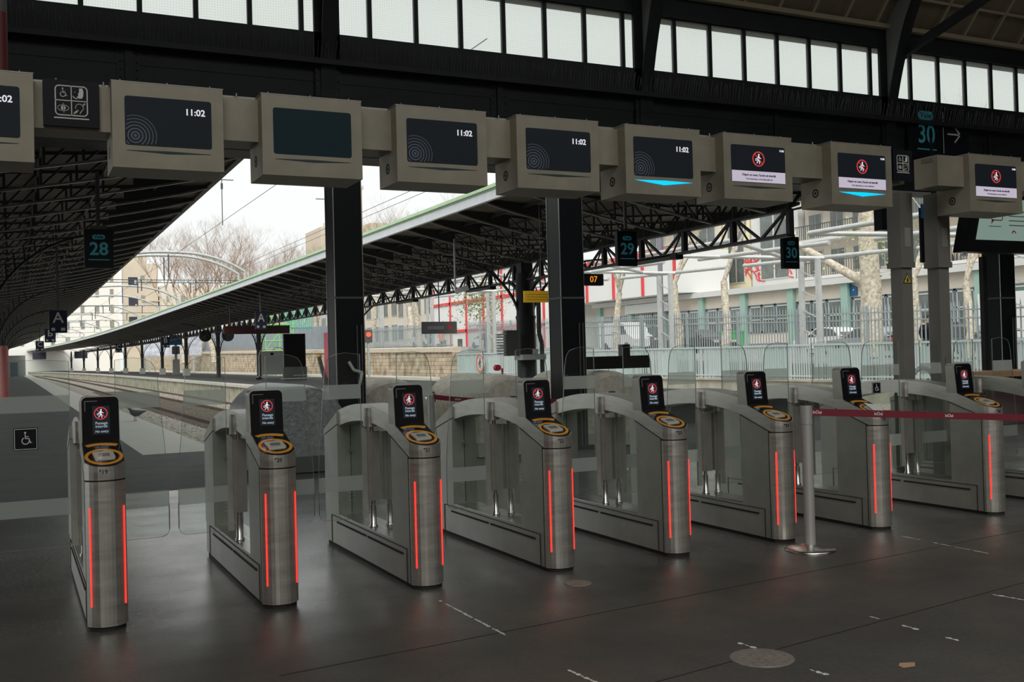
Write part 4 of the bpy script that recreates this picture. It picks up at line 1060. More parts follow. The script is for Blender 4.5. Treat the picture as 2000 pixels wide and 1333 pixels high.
obj('blue_sign',MB().box(-.6,.6,-.15,-.1,2.9,3.9),M['blue_s'],t); obj('extinguisher',MB().lathe([(.14,2.0),(.16,2.1),(.14,2.7),(.05,2.8)],12,(-.25,-.2,0)).lathe([(.14,2.0),(.16,2.1),(.14,2.7),(.05,2.8)],12,(.2,-.2,0)),M['iron_grey'],t)
# wheeled lift
t=thing('wheeled_lift','grey wheeled wheelchair lift standing on the right platform','wheelchair lift',(14.2,63.,.45))
obj('panel',MB().prism(rrect_pts(-.62,.72,.28,1.72,.08,4),-.03,.03,'y'),M['cartgrey'],t)
fr=MB(); fr.path([(-.80,-.1,.12),(-.80,-.1,1.4),(-.7,-.1,1.75),(-.4,-.1,1.82)],.025); fr.path([(.78,0,.12),(.78,0,1.7),(.6,0,1.9),(.2,0,1.9),(.05,0,1.75)],.025); fr.bar((-.9,0,.16),(.95,0,.16),.5,.05)
obj('frame',fr,M['galv'],t)
for x in (-.82,.9): obj('wheel',MB().tube((x,-.32,.10),(x,-.26,.10),.10,n=14),M['tyre'],t)
for x in (-.82,.9): obj('wheel',MB().tube((x,.26,.10),(x,.32,.10),.10,n=14),M['tyre'],t)
obj('pictogram',MB().box(-.08,.10,-.04,-.03,1.45,1.62),M['signblack'],t)
# kiosk
t=thing('information_kiosk','tall black information panel with a foot rail on the right platform','kiosk',(14.35,58.,.45))
obj('cabinet',MB().box(-.62,.62,-.1,.1,.14,2.62),M['kiosk'],t); obj('base',MB().box(-.66,.66,-.14,.14,.0,.75),M['iron_grey'],t); obj('glass_face',MB().box(-.56,.56,-.115,-.1,.8,2.58),M['blackgloss'],t)
obj('foot_rail',MB().path([(-.9,-.5,.1),(.85,-.5,.1)],.03).path([(-.2,-.5,.28),(.6,-.5,.28)],.02).path([(-.55,-.5,.1),(-.55,-.1,.1)],.02),M['galv'],t)
# red machine
t=thing('ticket_machine','red ticket machine partly hidden by the left black column','ticket machine',(13.22,46.2,.45))
obj('cabinet',MB().box(-.34,.34,-.3,.3,.30,2.35),pbr('machine_red',(.78,.10,.16),.45),t); obj('base',MB().box(-.33,.33,-.28,.28,0,.30),M['iron_grey'],t)
obj('front_panel',MB().box(-.18,.12,-.31,-.3,1.1,1.95),M['signyellow'],t); obj('leaflet',MB().box(-.12,.14,-.31,-.3,.85,1.05),M['cartgrey'],t); obj('top_cap',MB().box(-.1,.2,-.1,.1,2.35,2.42),M['iron'],t)
t=thing('waste_bin','dark tilted bin bracket with yellow knob beside the red machine','bin',(12.5,46.2,.45))
obj('arm',MB().bar((.35,0,.02),(.05,0,1.25),.2,.14),M['iron_grey'],t); obj('knob',MB().lathe([(.02,0),(.09,.05),(.09,.1),(.02,.16)],12,(.05,-.05,1.22)),M['signyellow'],t)
# yellow sign, amber display, speaker etc.
t=thing('yellow_sign','yellow hanging sign beside the near canopy column','sign',(10.3,20,2.71))
obj('panel',MB().box(-.33,.33,0,.03,0,.25),M['signyellow'],t)
ln=MB()
for k in range(3): ln.box(-.26,.26,-.003,0,.06+k*.055,.072+k*.055)
obj('text_line',ln,pbr('amber_dull',(.5,.28,.01),.6),t)
obj('hanger',MB().tube((.1,.015,.25),(.1,.015,2.2),.006,n=6),M['iron_grey'],t)
t=thing('led_display','small amber digit display sticking out behind the right black column','display',(8.95,15.45,2.75))
obj('case',MB().box(-.1,.30,0,.12,0,.20),M['signblack'],t); text('digits','07',.15,M['amber'],t,(.10,-.004,.10),align='CENTER')
obj('bracket',MB().box(-.28,-.1,.03,.07,.08,.12),M['iron_grey'],t)
for i,(x,y,z,l) in enumerate(((9.3,38,3.15,'dark horizontal sign hanging over the tracks left of the yellow sign'),)):
    pass
t=thing('hanging_sign','small black departures sign hanging outside near the stone wall','sign',(17.6,44.,2.62)); 
obj('panel',MB().box(-.85,.85,0,.1,0,.55).box(-.02,.02,.03,.06,.55,2.6),M['iron_grey'],t); obj('text_line',MB().box(-.6,.2,-.004,0,.2,.35),M['txtgrey'],t); obj('logo',MB().box(.4,.6,-.004,0,.2,.38),M['red'],t)
# camera + loudspeaker
t=thing('security_camera','white security camera on a rod under the right canopy','camera',(11.3,27.,3.3)); obj('rod',MB().box(-.02,.02,-.02,.02,.15,1.6),M['galv'],t); obj('body',MB().bar((0,0,.1),(.35,-.1,.22),.14,.14),M['galv'],t)
# right side TV and posters
t=thing('information_screen','large black-framed information screen at the right edge, showing pale green page','screen',(16.9,14.0,3.33))
fr=MB(); 
def sh(x0,x1,z0,z1,y0,y1,m): m.add([(x0+.28*z0,y0,z0),(x1+.28*z0,y0,z0),(x1+.28*z0,y1,z0),(x0+.28*z0,y1,z0),(x0+.28*z1,y0,z1),(x1+.28*z1,y0,z1),(x1+.28*z1,y1,z1),(x0+.28*z1,y1,z1)],[(0,3,2,1),(4,5,6,7),(0,1,5,4),(1,2,6,5),(2,3,7,6),(3,0,4,7)])
sh(-.55,2.2,0,1.15,0,.25,fr); obj('case',fr,M['kiosk'],t)
s_=MB(); sh(-.27,2.1,.24,1.05,-.01,0,s_); so=obj('screen',s_,M['tvscreen'],t)
b_=MB(); rrect_frame(b_,.22,.55,.62,.98,.05,.02,-.012); b_.prism([(.24,.64),(.32,.64),(.22,.55)],-.014,-.012,'y'); obj('speech_bubble',b_,M['red'],so)
l_=MB(); [l_.box(.72,1.9,-.014,-.012,.80-.09*k,.82-.09*k) for k in range(4)]; l_.box(.15,.50,-.014,-.012,.50,.515); obj('text_line',l_,M['txtgrey'],so)
obj('logo',MB().ring2(.85,.38,.06,.035,-.014,-.012,16,a0=0,a1=PI),M['red'],so)
obj('support_arm',MB().box(1.2,1.35,.2,1.6,1.0,1.12).box(1.2,1.35,1.46,1.6,1.0,1.45),M['iron'],t)
t=thing('poster_panel','black poster with blue header hanging behind the right grey post','poster',(15.95,14.4,3.15))
obj('panel',MB().box(-.25,.42,0,.05,0,1.05),M['signblack'],t); obj('header',MB().box(-.25,.42,-.004,0,.85,1.12),M['blue_s'],t)
l_=MB(); [l_.box(-.15,.32,-.004,0,.70-.09*k,.72-.09*k) for k in range(5)]; obj('text_line',l_,M['txtgrey'],t); obj('symbol',wheelchair(.07,-.003),M['white'],t,(.30,0,.18)); obj('hanger',MB().box(.1,.14,.01,.05,1.05,2.4),M['iron'],t)
far('hanging_sign',MB().box(14.7,15.15,14.4,14.6,3.75,4.25).box(14.9,14.95,14.5,14.55,4.25,5.4),M['signblack'],'rounded black sign between the two grey posts','sign')
far('spike_strip',MB().box(17.95,18.06,14.9,15.0,.0,3.35),M['iron'],'thin dark bristled strip beside the right edge column','strip')
t=thing('counter_table','wooden counter top behind the rightmost gates','counter',(17.4,14.2,0))
obj('top',MB().box(-.4,3,-.4,.6,.92,1.02),M['tan'],t); obj('panel',MB().box(-.3,2.8,-.3,.5,0,.92),pbr('maroon2',(.07,.015,.03),.6),t)
t=thing('hoop_barrier','curved grey hoop beside the right grey post','barrier',(14.1,13.0,0)); 
hp=MB(); hp.path([(-.28,0,0),(-.28,0,.9)]+[(-.28*math.cos(a),0,.9+.28*math.sin(a)) for a in [PI*i/10 for i in range(1,10)]]+[(.28,0,.9),(.28,0,0)],.04); obj('hoop',hp,M['galv'],t)

# left edge red pole
t=thing('red_post','stout pinkish-red post at the left edge on the far platform','post',(-.35,56,0))
obj('pole',MB().lathe([(.2,0),(.2,2.5),(.12,2.65)],16),pbr('faded_red',(.42,.12,.11),.5),t)
t=thing('red_white_pipe','vertical pipe painted red and grey in the top left corner','pipe',(-.045,9.0,3.6))
obj('red_section',MB().tube((0,0,-.0),(0,0,.78),.06,n=14),pbr('dark_red_pipe',(.11,.008,.012),.5),t); obj('grey_section',MB().tube((0,0,.78),(0,0,10.6),.06,n=14),M['iron_grey'],t)

# pigeon
t=thing('pigeon','grey pigeon standing on the edge of the left platform','pigeon',(3.05,30.5,.02),-2.7,sc=1.25)
b=MB(); rings=[(-.26,.012,.20),(-.18,.03,.19),(-.08,.065,.17),(.02,.075,.17),(.09,.06,.20),(.125,.042,.25),(.14,.035,.28),(.17,.034,.305),(.20,.02,.305)]
n=10; vs=[]
for x,r,z in rings: vs+=[(x,r*math.cos(2*PI*i/n),z+r*1.05*math.sin(2*PI*i/n)) for i in range(n)]
b.add(vs,[(k*n+i,k*n+(i+1)%n,(k+1)*n+(i+1)%n,(k+1)*n+i) for k in range(len(rings)-1) for i in range(n)],True); b.add(vs[:n],[list(range(n))]); b.add(vs[-n:],[list(range(n))])
obj('body',b,M['pigeon'],t); obj('beak',MB().tube((.20,0,.303),(.232,0,.296),.008,.002,n=6),M['signblack'],t)
for sy in (-.03,.03): obj('leg',MB().tube((.0,sy,.10),(.0,sy,.0),.006,n=5).bar((-.02,sy,.003),(.035,sy,.003),.012,.006),M['red'],t)

# ------------------------------------------------------------------ street side, walls, fences
def street_z(y): return .15+.0235*y if y<150 else .15+.0235*150
def walltop(y): return 1.15+.0103*y
# stone wall
m=MB(); ys=[69+i*10 for i in range(20)]
for a,b in zip(ys,ys[1:]):
    m.add([(28.5,a,-.6),(28.5,b,-.6),(28.5,b,walltop(b)),(28.5,a,walltop(a)),(29.1,a,-.6),(29.1,b,-.6),(29.1,b,walltop(b)),(29.1,a,walltop(a))],[(3,2,1,0),(4,5,6,7),(3,7,6,2)])
m.box(28.5,29.1,68.9,69.0,-.6,walltop(69))
tag(obj('retaining_wall',m,M['stone']),'weathered tan stone retaining wall beyond the right platform','wall',kind='structure')
m=MB(); y=69.
while y<250:
    L=3.2; m.add([(28.35,y,walltop(y)),(28.35,y+L-.06,walltop(y+L)),(28.35,y+L-.06,walltop(y+L)+.32),(28.35,y,walltop(y)+.32),(29.2,y,walltop(y)),(29.2,y+L-.06,walltop(y+L)),(29.2,y+L-.06,walltop(y+L)+.38),(29.2,y,walltop(y)+.38)],[(3,2,1,0),(4,5,6,7),(3,7,6,2),(0,4,7,3),(1,2,6,5)]); y+=L
tag(obj('wall_coping',m,M['stone_cap']),'pale rounded coping blocks along the top of the stone wall','coping')
tag(obj('kerb',MB().box(26.6,27.6,69.2,260,-.55,.1),M['kerb']),'pale concrete kerb along the foot of the stone wall','kerb')
gr=MB(); random.seed(9)
for i in range(900):
    x=random.uniform(25,28.2); y=random.uniform(69,150); h=random.uniform(.1,.45); r=.12
    gr.add([(x-r,y,-.52),(x+r,y,-.52),(x+random.uniform(-.1,.1),y,-.52+h)],[(0,1,2)]); gr.add([(x,y-r,-.52),(x,y+r,-.52),(x,y+random.uniform(-.1,.1),-.52+h)],[(0,1,2)])
tag(obj('weeds',gr,M['grass']),'tufts of weeds along the foot of the stone wall','weeds',kind='stuff')
# concrete ramp wall with railing
m=MB(); m.box(28.2,28.7,20,68,-.6,.22); m.box(28.1,28.8,20,68,.22,.30); m.box(24.,28.2,67.5,68,-.6,.0)
tag(obj('concrete_wall',m,M['concrete']),'low stained concrete wall under the pale railing','wall',kind='structure')
t=thing('railing','long pale grey railing of flat pickets right of the stone wall','railing',(28.45,0,0))
def rz(y): return 1.63+.0008*y
r_=MB(); r_.bar((0,20,rz(20)),(0,68,rz(68)),.10,.08); r_.bar((0,20,.42),(0,68,.42),.06,.06); obj('rail',r_,M['rail_grey'],t)
random.seed(2); pk=MB(); y=20.
while y<68:
    w=random.choice((.05,.05,.09)); pk.box(-.02,.02,y,y+w,.30,rz(y)); y+=.14 if random.random()<.85 else .2
for yy in range(20,68,4): pk.box(.02,.05,yy+1.,yy+2.6,.45,1.5)
o=obj('pickets',pk,M['rail_grey'],t); o['kind']='stuff'
t=thing('no_walking_sign','round white sign with red ring and black walking figure on the railing','sign',(28.15,63.3,1.05),-PI/2)
obj('disc',MB().tube((0,.0,0),(0,.03,0),.62,n=32),M['white'],t); obj('red_ring',MB().ring2(0,0,.62,.50,-.02,0,32),pbr('sign_red_dull',(.7,.15,.12),.5),t); obj('walking_figure',walker(.5,-.01),M['txtdark'],t)
# street fence with spikes
def fence(y0,y1,x,label,h=2.25,opaque=False):
    t=thing('street_fence',label,'fence',(x,0,0))
    r_=MB(); 
    for dz in (.25,h-.55,h-.25): r_.bar((0,y0,street_z(y0)+dz),(0,y1,street_z(y1)+dz),.05,.05)
    obj('rail',r_,M['fence_grey'],t)
    p=MB(); y=y0; k=0
    while y<y1:
        z=street_z(y); p.box(-.018,.018,y-.018,y+.018,z+.0,z+h-.12); 
        p.add([(-.018,y-.018,z+h-.12),(.018,y-.018,z+h-.12),(.018,y+.018,z+h-.12),(-.018,y+.018,z+h-.12),(0,y,z+h+.10)],[(0,1,4),(1,2,4),(2,3,4),(3,0,4)])
        y+=.19; k+=1
    o=obj('pickets',p,M['fence_grey'],t); o['kind']='stuff'
    y=y0
    while y<=y1: obj('fence_post',MB().box(-.05,.05,y-.05,y+.05,street_z(y)-.2,street_z(y)+h),M['fence_grey'],t); y+=4.
fence(22.5,46.5,30.2,'spiked grey street fence at the far right in front of the parked cars')
fence(46.7,70.,30.2,'spiked grey street fence between the white car and the white van')
t=thing('panel_fence','long blue-grey panel fence on top of the stone wall','fence',(29.4,0,0))
y=71.
k=0
while y<240:
    z=walltop(y)+.3; hh=2.1+.012*(y-70)
    if y<95: 
        p=MB(); yy=y
        while yy<y+4: p.box(-.02,.02,yy,yy+.05,z,z+1.9); yy+=.24
        p.box(-.03,.03,y,y+4,z+1.6,z+1.66); p.box(-.03,.03,y,y+4,z+.2,z+.26); obj('open_panel',p,M['fence_grey'],t)
    else: obj('solid_panel',MB().add([(0,y,z-.1),(0,y+3.95,z-.1),(0,y+3.95,z+hh),(0,y,z+hh),(.05,y,z-.1),(.05,y+3.95,z-.1),(.05,y+3.95,z+hh),(.05,y,z+hh)],[(3,2,1,0),(4,5,6,7),(3,7,6,2),(0,4,7,3),(1,2,6,5)]),M['panel_grey'],t)
    y+=4.; k+=1
m=MB(); ys=[15+i*15 for i in range(18)]
for a,b in zip(ys,ys[1:]):
    if b<=70.1 or True: m.add([(29.1,a,street_z(a)-.02),(49,a,street_z(a)-.02),(49,b,street_z(b)-.02),(29.1,b,street_z(b)-.02),(29.1,a,-.6),(29.1,b,-.6)],[(0,1,2,3),(0,3,5,4)])
tag(obj('street',m,M['street']),'grey street climbing away behind the fences','street',kind='structure')
# galvanised arms
def arms(y,label,flip=1,pl=0):
    zs=street_z(y); t=thing('pipe_frame',label,'pipe frame',(29.6,y,zs),0,group='galvanised pipe frames along the street')
    for dy in (-.5,.5): obj('upright',MB().box(-.09,.09,dy-.09,dy+.09,0,4.2),M['galv'],t)
    p=MB(); z=4.3
    def pp(a,b): p.tube(a,b,.085,n=8)
    pp((-6.0,-2.6,z+.3),(.3,1.2,z)); pp((-6.0,-2.6,z+.3),(-5.8,3.5,z+.35)); pp((-5.8,3.5,z+.35),(.3,-.6,z-.05)); pp((.3,-4.6,z-.1),(.3,4.6,z+.1)); pp((-3.,-4.4,z+.1),(-3.2,3.2,z+.2))
    obj('pipes',p,M['galv'],t)
    br=MB(); 
    for k in range(4): br.bar((0,-.5,1+k*.8),(0,.5,1.4+k*.8),.03,.04)
    obj('bracing',br,M['galv'],t)
for y,l in ((23.,'galvanised pipe frame at the far right edge'),(33.,'galvanised pipe frame behind the two grey posts'),(43.5,'galvanised pipe frame behind the Voie 30 sign'),(54.,'galvanised pipe frame right of the Voie 29 sign'),(64.5,'galvanised pipe frame behind the right black column'),(76,'galvanised pipe frame above the panel fence'),(88,'galvanised pipe frame beside the small departures sign'),(100,'distant galvanised pipe frame left of the departures sign')):
    arms(y,l)

# street building
t=thing('street_building','long low beige building with green pilasters and dark window bands across the street','building',(48,0,0))
y0,y1=20.,81.; z0=.2; zc=6.0
obj('wall',MB().box(0,4.2,y0,y1,z0,5.55),M['facade'],t)
obj('cornice',MB().box(-.5,4.2,y0-.5,y1+.5,5.55,5.95),M['facade_grey'],t)
bw=5.1; y=y1; k=0
while y-bw>y0-1:
    obj('pilaster',MB().box(-.3,.0,y-.6,y,z0,5.55),M['mint'],t)
    green=k>=8
    f=MB(); a,b=y-bw+.1,y-.75
    nb=3; wv=(b-a)/nb
    f.box(-.08,0,a,b,2.65,2.75); f.box(-.08,0,a,b,4.55,4.65)
    for i in range(nb+1): f.box(-.08,0,a+i*wv-.10,a+i*wv+.10,2.65,4.65)
    fo=obj('window',f,M['winframe'],t)
    g=MB()
    for i in range(nb): g.box(-.03,-.0,a+i*wv+.1,a+(i+1)*wv-.1,2.75,4.55)
    obj('glass_pane',g,M['winglass_g'] if green else M['winglass'],fo)
    w_=MB()
    for i in range(nb): w_.box(-.06,-.03,a+i*wv+.1,a+(i+1)*wv-.1,3.55,3.62); w_.box(-.06,-.03,a+i*wv+.1,a+i*wv+.16,2.75,4.55); w_.box(-.06,-.03,a+(i+1)*wv-.16,a+(i+1)*wv-.1,2.75,4.55); w_.box(-.06,-.03,a+i*wv+.1,a+(i+1)*wv-.1,4.45,4.55)
    obj('sash',w_,M['winframe_w'],fo)
    y-=bw; k+=1
obj('garage_recess',MB().box(-.05,0,42,66,.6,1.9),M['txtgrey'],t)
obj('sign_board',MB().box(-.45,-.4,69.5,76,4.75,5.5),M['cont_white'],t)
obj('street_plate',MB().prism([(49.2,4.75),(50.4,4.75),(50.4,5.25),(49.8,5.5),(49.2,5.25)],-.1,0),M['blue_s'],t)
# apartment buildings behind
def apartment(x,y0,y1,z1,mat,label,rows,cols,balc=True,zw=6.5):
    t=thing('apartment_building',label,'building',(x,0,0),group=None)
    obj('wall',MB().box(0,10,y0,y1,.2,z1),mat,t)
    W=(y1-y0)/cols; H=(z1-zw-.6)/rows
    for r in range(rows):
        for c in range(cols):
            a=y0+c*W; z=zw+r*H
            f=MB().box(-.06,0,a+W*.18,a+W*.82,z+.3,z+H*.78)
            fo=obj('window',f,M['winframe_w'],t)
            g=MB().box(-.09,-.06,a+W*.22,a+W*.48,z+.4,z+H*.74).box(-.09,-.06,a+W*.52,a+W*.78,z+.4,z+H*.74); obj('glass_pane',g,M['winglass'],fo)
        if balc:
            b=MB().box(-1.3,0,y0+.3,y1-.3,zw+r*H-.12,zw+r*H+.08); obj('balcony_slab',b,M['facade_grey'],t)
            q=MB(); yy=y0+.3
            while yy<y1-.3: q.box(-1.3,-1.26,yy,yy+.04,zw+r*H+.08,zw+r*H+1.05); yy+=.22
            q.box(-1.32,-1.24,y0+.3,y1-.3,zw+r*H+1.05,zw+r*H+1.12); obj('balcony_railing',q,M['iron_grey'],t)
    return t
apartment(53,50.6,59.4,15.2,M['facade'],'pale apartment block with long balconies behind the street building',3,4)
t_=apartment(52.5,59.6,65,17,M['facade_grey'],'white gabled wall with red graffiti between the apartment blocks',1,1,False)
apartment(52.5,65.2,68.6,17,M['facade_yel'],'pale yellow apartment wall with red graffiti',1,1,False)
apartment(52.5,68.8,80,19,M['stucco'],'cream apartment block with bay windows left of the yellow wall',4,3)
apartment(53,18,50.2,13.6,M['stucco'],'beige apartment block at far right with painted mural band',2,8)
random.seed(21)
gm=MB()
for i in range(60):
    y=random.uniform(60.2,66.5); z=7.0+random.uniform(0,2.0); a=random.uniform(0,6.28); r=random.uniform(.2,.7)
    pts=[(52.47,y+r*math.cos(a+q*.7),z+r*.6*math.sin(a+q*.9)) for q in range(5)]
    for p,q in zip(pts,pts[1:]): gm.tube(p,q,.05,n=4)
tag(obj('red_graffiti',gm,M['cont_red']),'red scrawled graffiti on the white and yellow gable walls','graffiti')
gm=MB()
x=52.85; yy=33.6
for Lx in ((0,0,0,1.6),(0,1.6,.5,.6),(.5,.6,1.,1.6),(1,1.6,1,0),(1.3,0,1.7,1.5),(1.7,1.5,2.1,0),(1.45,.6,1.95,.6),(2.4,0,2.4,1.5),(2.4,1.5,3.,0),(3.,0,3.,1.5),(4.2,1.5,3.5,1.3),(3.5,1.3,3.5,.1),(3.5,.1,4.2,.2),(4.2,.2,4.2,.7)):
    gm.tube((x,47.4-Lx[0]*.55,6.0+Lx[1]*.75),(x,47.4-Lx[2]*.55,6.0+Lx[3]*.75),.045,n=4)
tag(obj('black_graffiti',gm,M['txtdark']),'black block-letter graffiti on the wall right of the grey posts','graffiti')
gm=MB().box(52.8,52.95,42.4,44.9,5.98,7.4); tag(obj('ochre_mural',gm,M['ochre']),'ochre painted mural patch on the wall at the far right','mural')
# red and white construction cabins
t=thing('container_block','white site cabin block with bright red frame lines across the street','building',(44,0,0))
obj('wall',MB().box(0,6,84,112,1.5,10.2),M['cont_white'],t)
f=MB()
for z in (4.1,7.2,10.1): f.box(-.12,0,84,112,z,z+.32)
for y in (84,88.5,93,97.5,102,106.5,111.7): f.box(-.12,0,y,y+.3,1.5,10.2)
obj('red_frame',f,M['cont_red'],t)
for i,(y,z) in enumerate([(85.5+4.5*i,z) for i in range(6) for z in (2.2,)]): obj('window',MB().box(-.06,0,y,y+1.2,z,z+1.2),M['winglass'],t)
t=thing('container_block','white upper site cabin with red frame, nearer the street building','building',(46,0,0)); obj('wall',MB().box(0,5,66,84,6.,9.4),M['cont_white'],t)
f=MB(); f.box(-.12,0,66,84,9.2,9.5)
for y in (66,70.5,75,79.5,83.7): f.box(-.12,0,y,y+.3,6,9.4)
obj('red_frame',f,M['cont_red'],t)
# further row of facades
random.seed(4)
rows=[(46,114,130,16,M['facade'],'brown-pink apartment house behind the stone wall, left of the white cabins'),(48,131,150,18,M['stucco'],'cream apartment house further up the street'),(46,151,172,15,M['facade_grey'],'pale grey apartment house with rows of windows'),(45,173,200,14,M['tower'],'beige apartment house far up the street'),(42,201,232,13,M['stucco_w'],'white apartment house at the far end of the street')]
for x,a,b,z,mt,l in rows: apartment(x,a,b,z,mt,l,4,5,False,zw=3.5)
# distant end buildings
def farblock(name,x0,x1,y,z1,mat,label,nx,nz,ww,wh,wm,zstart=6,parapet=False):
    t=thing(name,label,'building',(x0,y,0)); obj('wall',MB().box(0,x1-x0,0,14,-.5,z1),mat,t)
    for i in range(nx):
        for j in range(nz):
            cx=(i+.5)*(x1-x0)/nx; cz=zstart+(j+.5)*(z1-zstart-1)/nz
            obj('window',MB().box(cx-ww/2,cx+ww/2,-.1,0,cz-wh/2,cz+wh/2),wm,t)
    return t
farblock('apartment_building',-18,26.5,300,37,M['stucco_w'],'tall white apartment slab with rows of narrow windows at the end of the tracks',12,7,.9,2.2,M['winglass_l'])
t=farblock('apartment_building',27.5,35.2,288,28,M['tower'],'beige stepped tower with dark corner windows beside the white slab',1,4,1.,1.,M['winglass_l'])
for k in range(4):
    obj('corner_window',MB().box(.3,2.6,-.12,0,6.5+k*5.2,8.8+k*5.2),M['txtdark'],t); obj('balcony_line',MB().box(3.5,8.5,-.4,0,7.6+k*5.2,7.9+k*5.2),M['housebeige'],t)
obj('roof_step',MB().box(0,5,0,10,28,31.5),M['tower'],t)
farblock('apartment_building',35.5,50,284,22,M['facade'],'lower beige house with chimneys right of the stepped tower',4,3,1.1,1.6,M['winglass_l'])
m=MB().box(-20,19,262,264,-.5,5.6); tag(obj('end_wall',m,M['stucco_w']),'long white wall closing the far end of the tracks','wall',kind='structure')
t=thing('signal_cabin','pale cabin with dark doors at the far end of the left platform','cabin',(-1.5,200,0)); obj('wall',MB().box(-4,3.6,0,4,0,3.6),M['cartgrey'],t); obj('door',MB().box(-1.5,-.2,-.05,0,0,2.4),M['winframe'],t); obj('door',MB().box(1.2,2.4,-.05,0,0,2.4),M['winframe'],t)
for x,l in ((3.9,'small black sign board on the white end wall, left one'),(12.0,'small black sign board on the white end wall, right one')): tag(obj('sign_board',MB().box(x,x+2.6,240,240.2,3.1,4.6),M['txtdark']),l,'sign')
t=thing('billboard','large blue and white advertising billboard seen between canopy columns','billboard',(19,178,1.6)); obj('poster',MB().box(0,9.5,0,.2,1.2,7.2),M['billboard'],t); obj('frame',MB().box(-.15,9.65,.05,.3,1.05,1.2).box(-.15,9.65,.05,.3,7.2,7.35),M['white'],t); obj('support',MB().box(1,1.3,.1,.3,-2,1.1).box(8,8.3,.1,.3,-2,1.1),M['galv'],t)
# beige roofs seen over the canopy
t=thing('house','beige rooftop block with small chimneys rising above the canopy','building',(65,235,0)); obj('wall',MB().box(0,12,0,14,0,32.3).box(12,23,0,14,0,33.6),M['housebeige'],t)
for k in range(6): obj('chimney_pot',MB().lathe([(.2,32.3),(.16,33.3)],8,(1+k*1.6,1,0)),M['housebeige'],t)
t=thing('chimney_stack','slender pale chimney stack rising right of the left black column','chimney',(74.2,234.,0)); obj('stack',MB().box(-.5,.5,-.5,.5,0,41.3).box(-.8,.8,-.8,.8,41.3,42),M['housebeige'],t)

# green scaffold
t=thing('green_scaffold','bright green metal scaffold tower beyond the right platform','scaffold',(22.2,101.,-.5)); t.scale=(.72,1,1)
g=MB()
for x in (0,1.9,3.8):
    for y in (0,2.): g.tube((x,y,0),(x,y,6.6),.07,n=5)
for z in (.8,1.6,2.4,3.2,4.,4.8,5.6,6.4):
    for y in (0,2.): g.tube((0,y,z),(3.8,y,z),.05,n=5)
    for x in (0,1.9,3.8): g.tube((x,0,z),(x,2,z),.05,n=5)
for k in range(4): g.tube((0,0,k*1.6),(1.9,0,k*1.6+1.6),.04,n=5); g.tube((3.8,0,k*1.6),(1.9,0,k*1.6+1.6),.04,n=5)
obj('frame',g,M['green_s'],t)
g=MB()
for k in range(14): g.box(3.4+k*.28,3.5+k*.28,1.9,2.1,5.2,8.)
g.box(3.3,7.3,1.9,2.1,7.9,8.05); g.box(3.3,7.3,1.9,2.1,5.2,5.35); obj('mesh_barrier',g,M['teal_s'],t)
# signals
for (x,y,z,l) in ((20.,62,3.0,'red railway signal light left of the green scaffold'),(27.4,50.,3.05,'red railway signal light right of the yellow sign')):
    t=thing('railway_signal',l,'signal',(x,y,z)); obj('head',MB().box(-.25,.25,-.05,.1,-.45,.35),M['iron_grey'],t); obj('red_lamp',MB().tube((0,-.05,.05),(0,-.12,.05),.15,n=14),M['signalred'],t); obj('mast',MB().box(-.06,.06,0,.1,-z-.5,-.4),M['galv'],t)
# electrical cabinet on the near column, junction box
t=thing('junction_box','grey ribbed cabinet fixed beside the near canopy column','cabinet',(13.2,27.3,1.55)); obj('case',MB().box(-.25,.15,-.1,.1,0,.75),M['iron_grey'],t); r_=MB(); [r_.box(-.55,-.27,-.1,0,.05+k*.08,.09+k*.08) for k in range(8)]; obj('cooling_fins',r_,M['galv'],t)
t=thing('clamp_collar','white collar bracket around the near canopy column','bracket',(13.8,27.3,1.42)); obj('collar',MB().box(-.42,.35,-.28,.28,0,.16).box(-.08,.08,-.3,-.26,.16,.32),M['white'],t)
far('barrier_lamp',MB().tube((12.55,27.1,1.22),(12.55,26.95,1.22),.09,n=12).tube((12.7,27,0.45),(12.7,27,1.2),.025,n=6),M['red'],'small red lamp on a stick beside the near canopy column','lamp')

# catenary gantries
def gantry(y,label,mat=M['galv']):
    x0,x1=3.35+bend(y),10.9+bend(y); xm=(x0+x1)/2
    t=thing('catenary_gantry',label,'gantry',(0,y,0),group='arched overhead line gantries')
    a=MB(); pts=[]
    for i in range(21):
        q=i/20; x=x0+(x1-x0)*q; z=7.15-.95*abs(2*q-1)**2.6; pts.append((x,0,z))
    pts=[(x0,0,5.2)]+pts+[(x1,0,5.15)]
    a.path(pts,.075,n=7); obj('arch',a,mat,t)
    b=MB(); b.tube((x0,0,5.75),(x1,0,5.75),.02,n=5)
    for xx in (xm-1.3,xm+1.3): b.tube((xx,0,5.75),(xx,0,5.2),.03,n=5)
    obj('cross_wire',b,M['iron_grey'],t)
    for xx in (xm-1.4,xm-.9,xm+.9,xm+1.4): obj('insulator',MB().lathe([(.03,0),(.08,.05),(.03,.1),(.08,.15),(.03,.2)],8,(xx,0,5.65)),M['rail_grey'],t)
    d=MB().tube((xm,0,7.05),(xm,0,5.9),.035,n=6); obj('dropper',d,M['iron_grey'],t)
for i,(y,l) in enumerate(((54,'nearest arched catenary gantry over the tracks'),(55.7,'second arched catenary gantry right behind the nearest'),(78,'third arched catenary gantry'),(89,'fourth arched catenary gantry'),(104,'fifth arched catenary gantry'),(122,'sixth arched catenary gantry'),(142,'seventh, distant arched catenary gantry'),(165,'eighth, far arched catenary gantry'),(190,'farthest arched catenary gantry'))): gantry(y,l)
w=MB()
for y0_,y1_ in ((16,54),(54,78),(78,104),(104,142),(142,190)):
    w.tube((7.4+bend(y0_),y0_,7.0),(7.4+bend(y1_),y1_,7.0),.009,n=4)
    if y0_>50: w.tube((7.4+bend(y0_),y0_,5.7),(7.4+bend(y1_),y1_,5.7),.01,n=4)
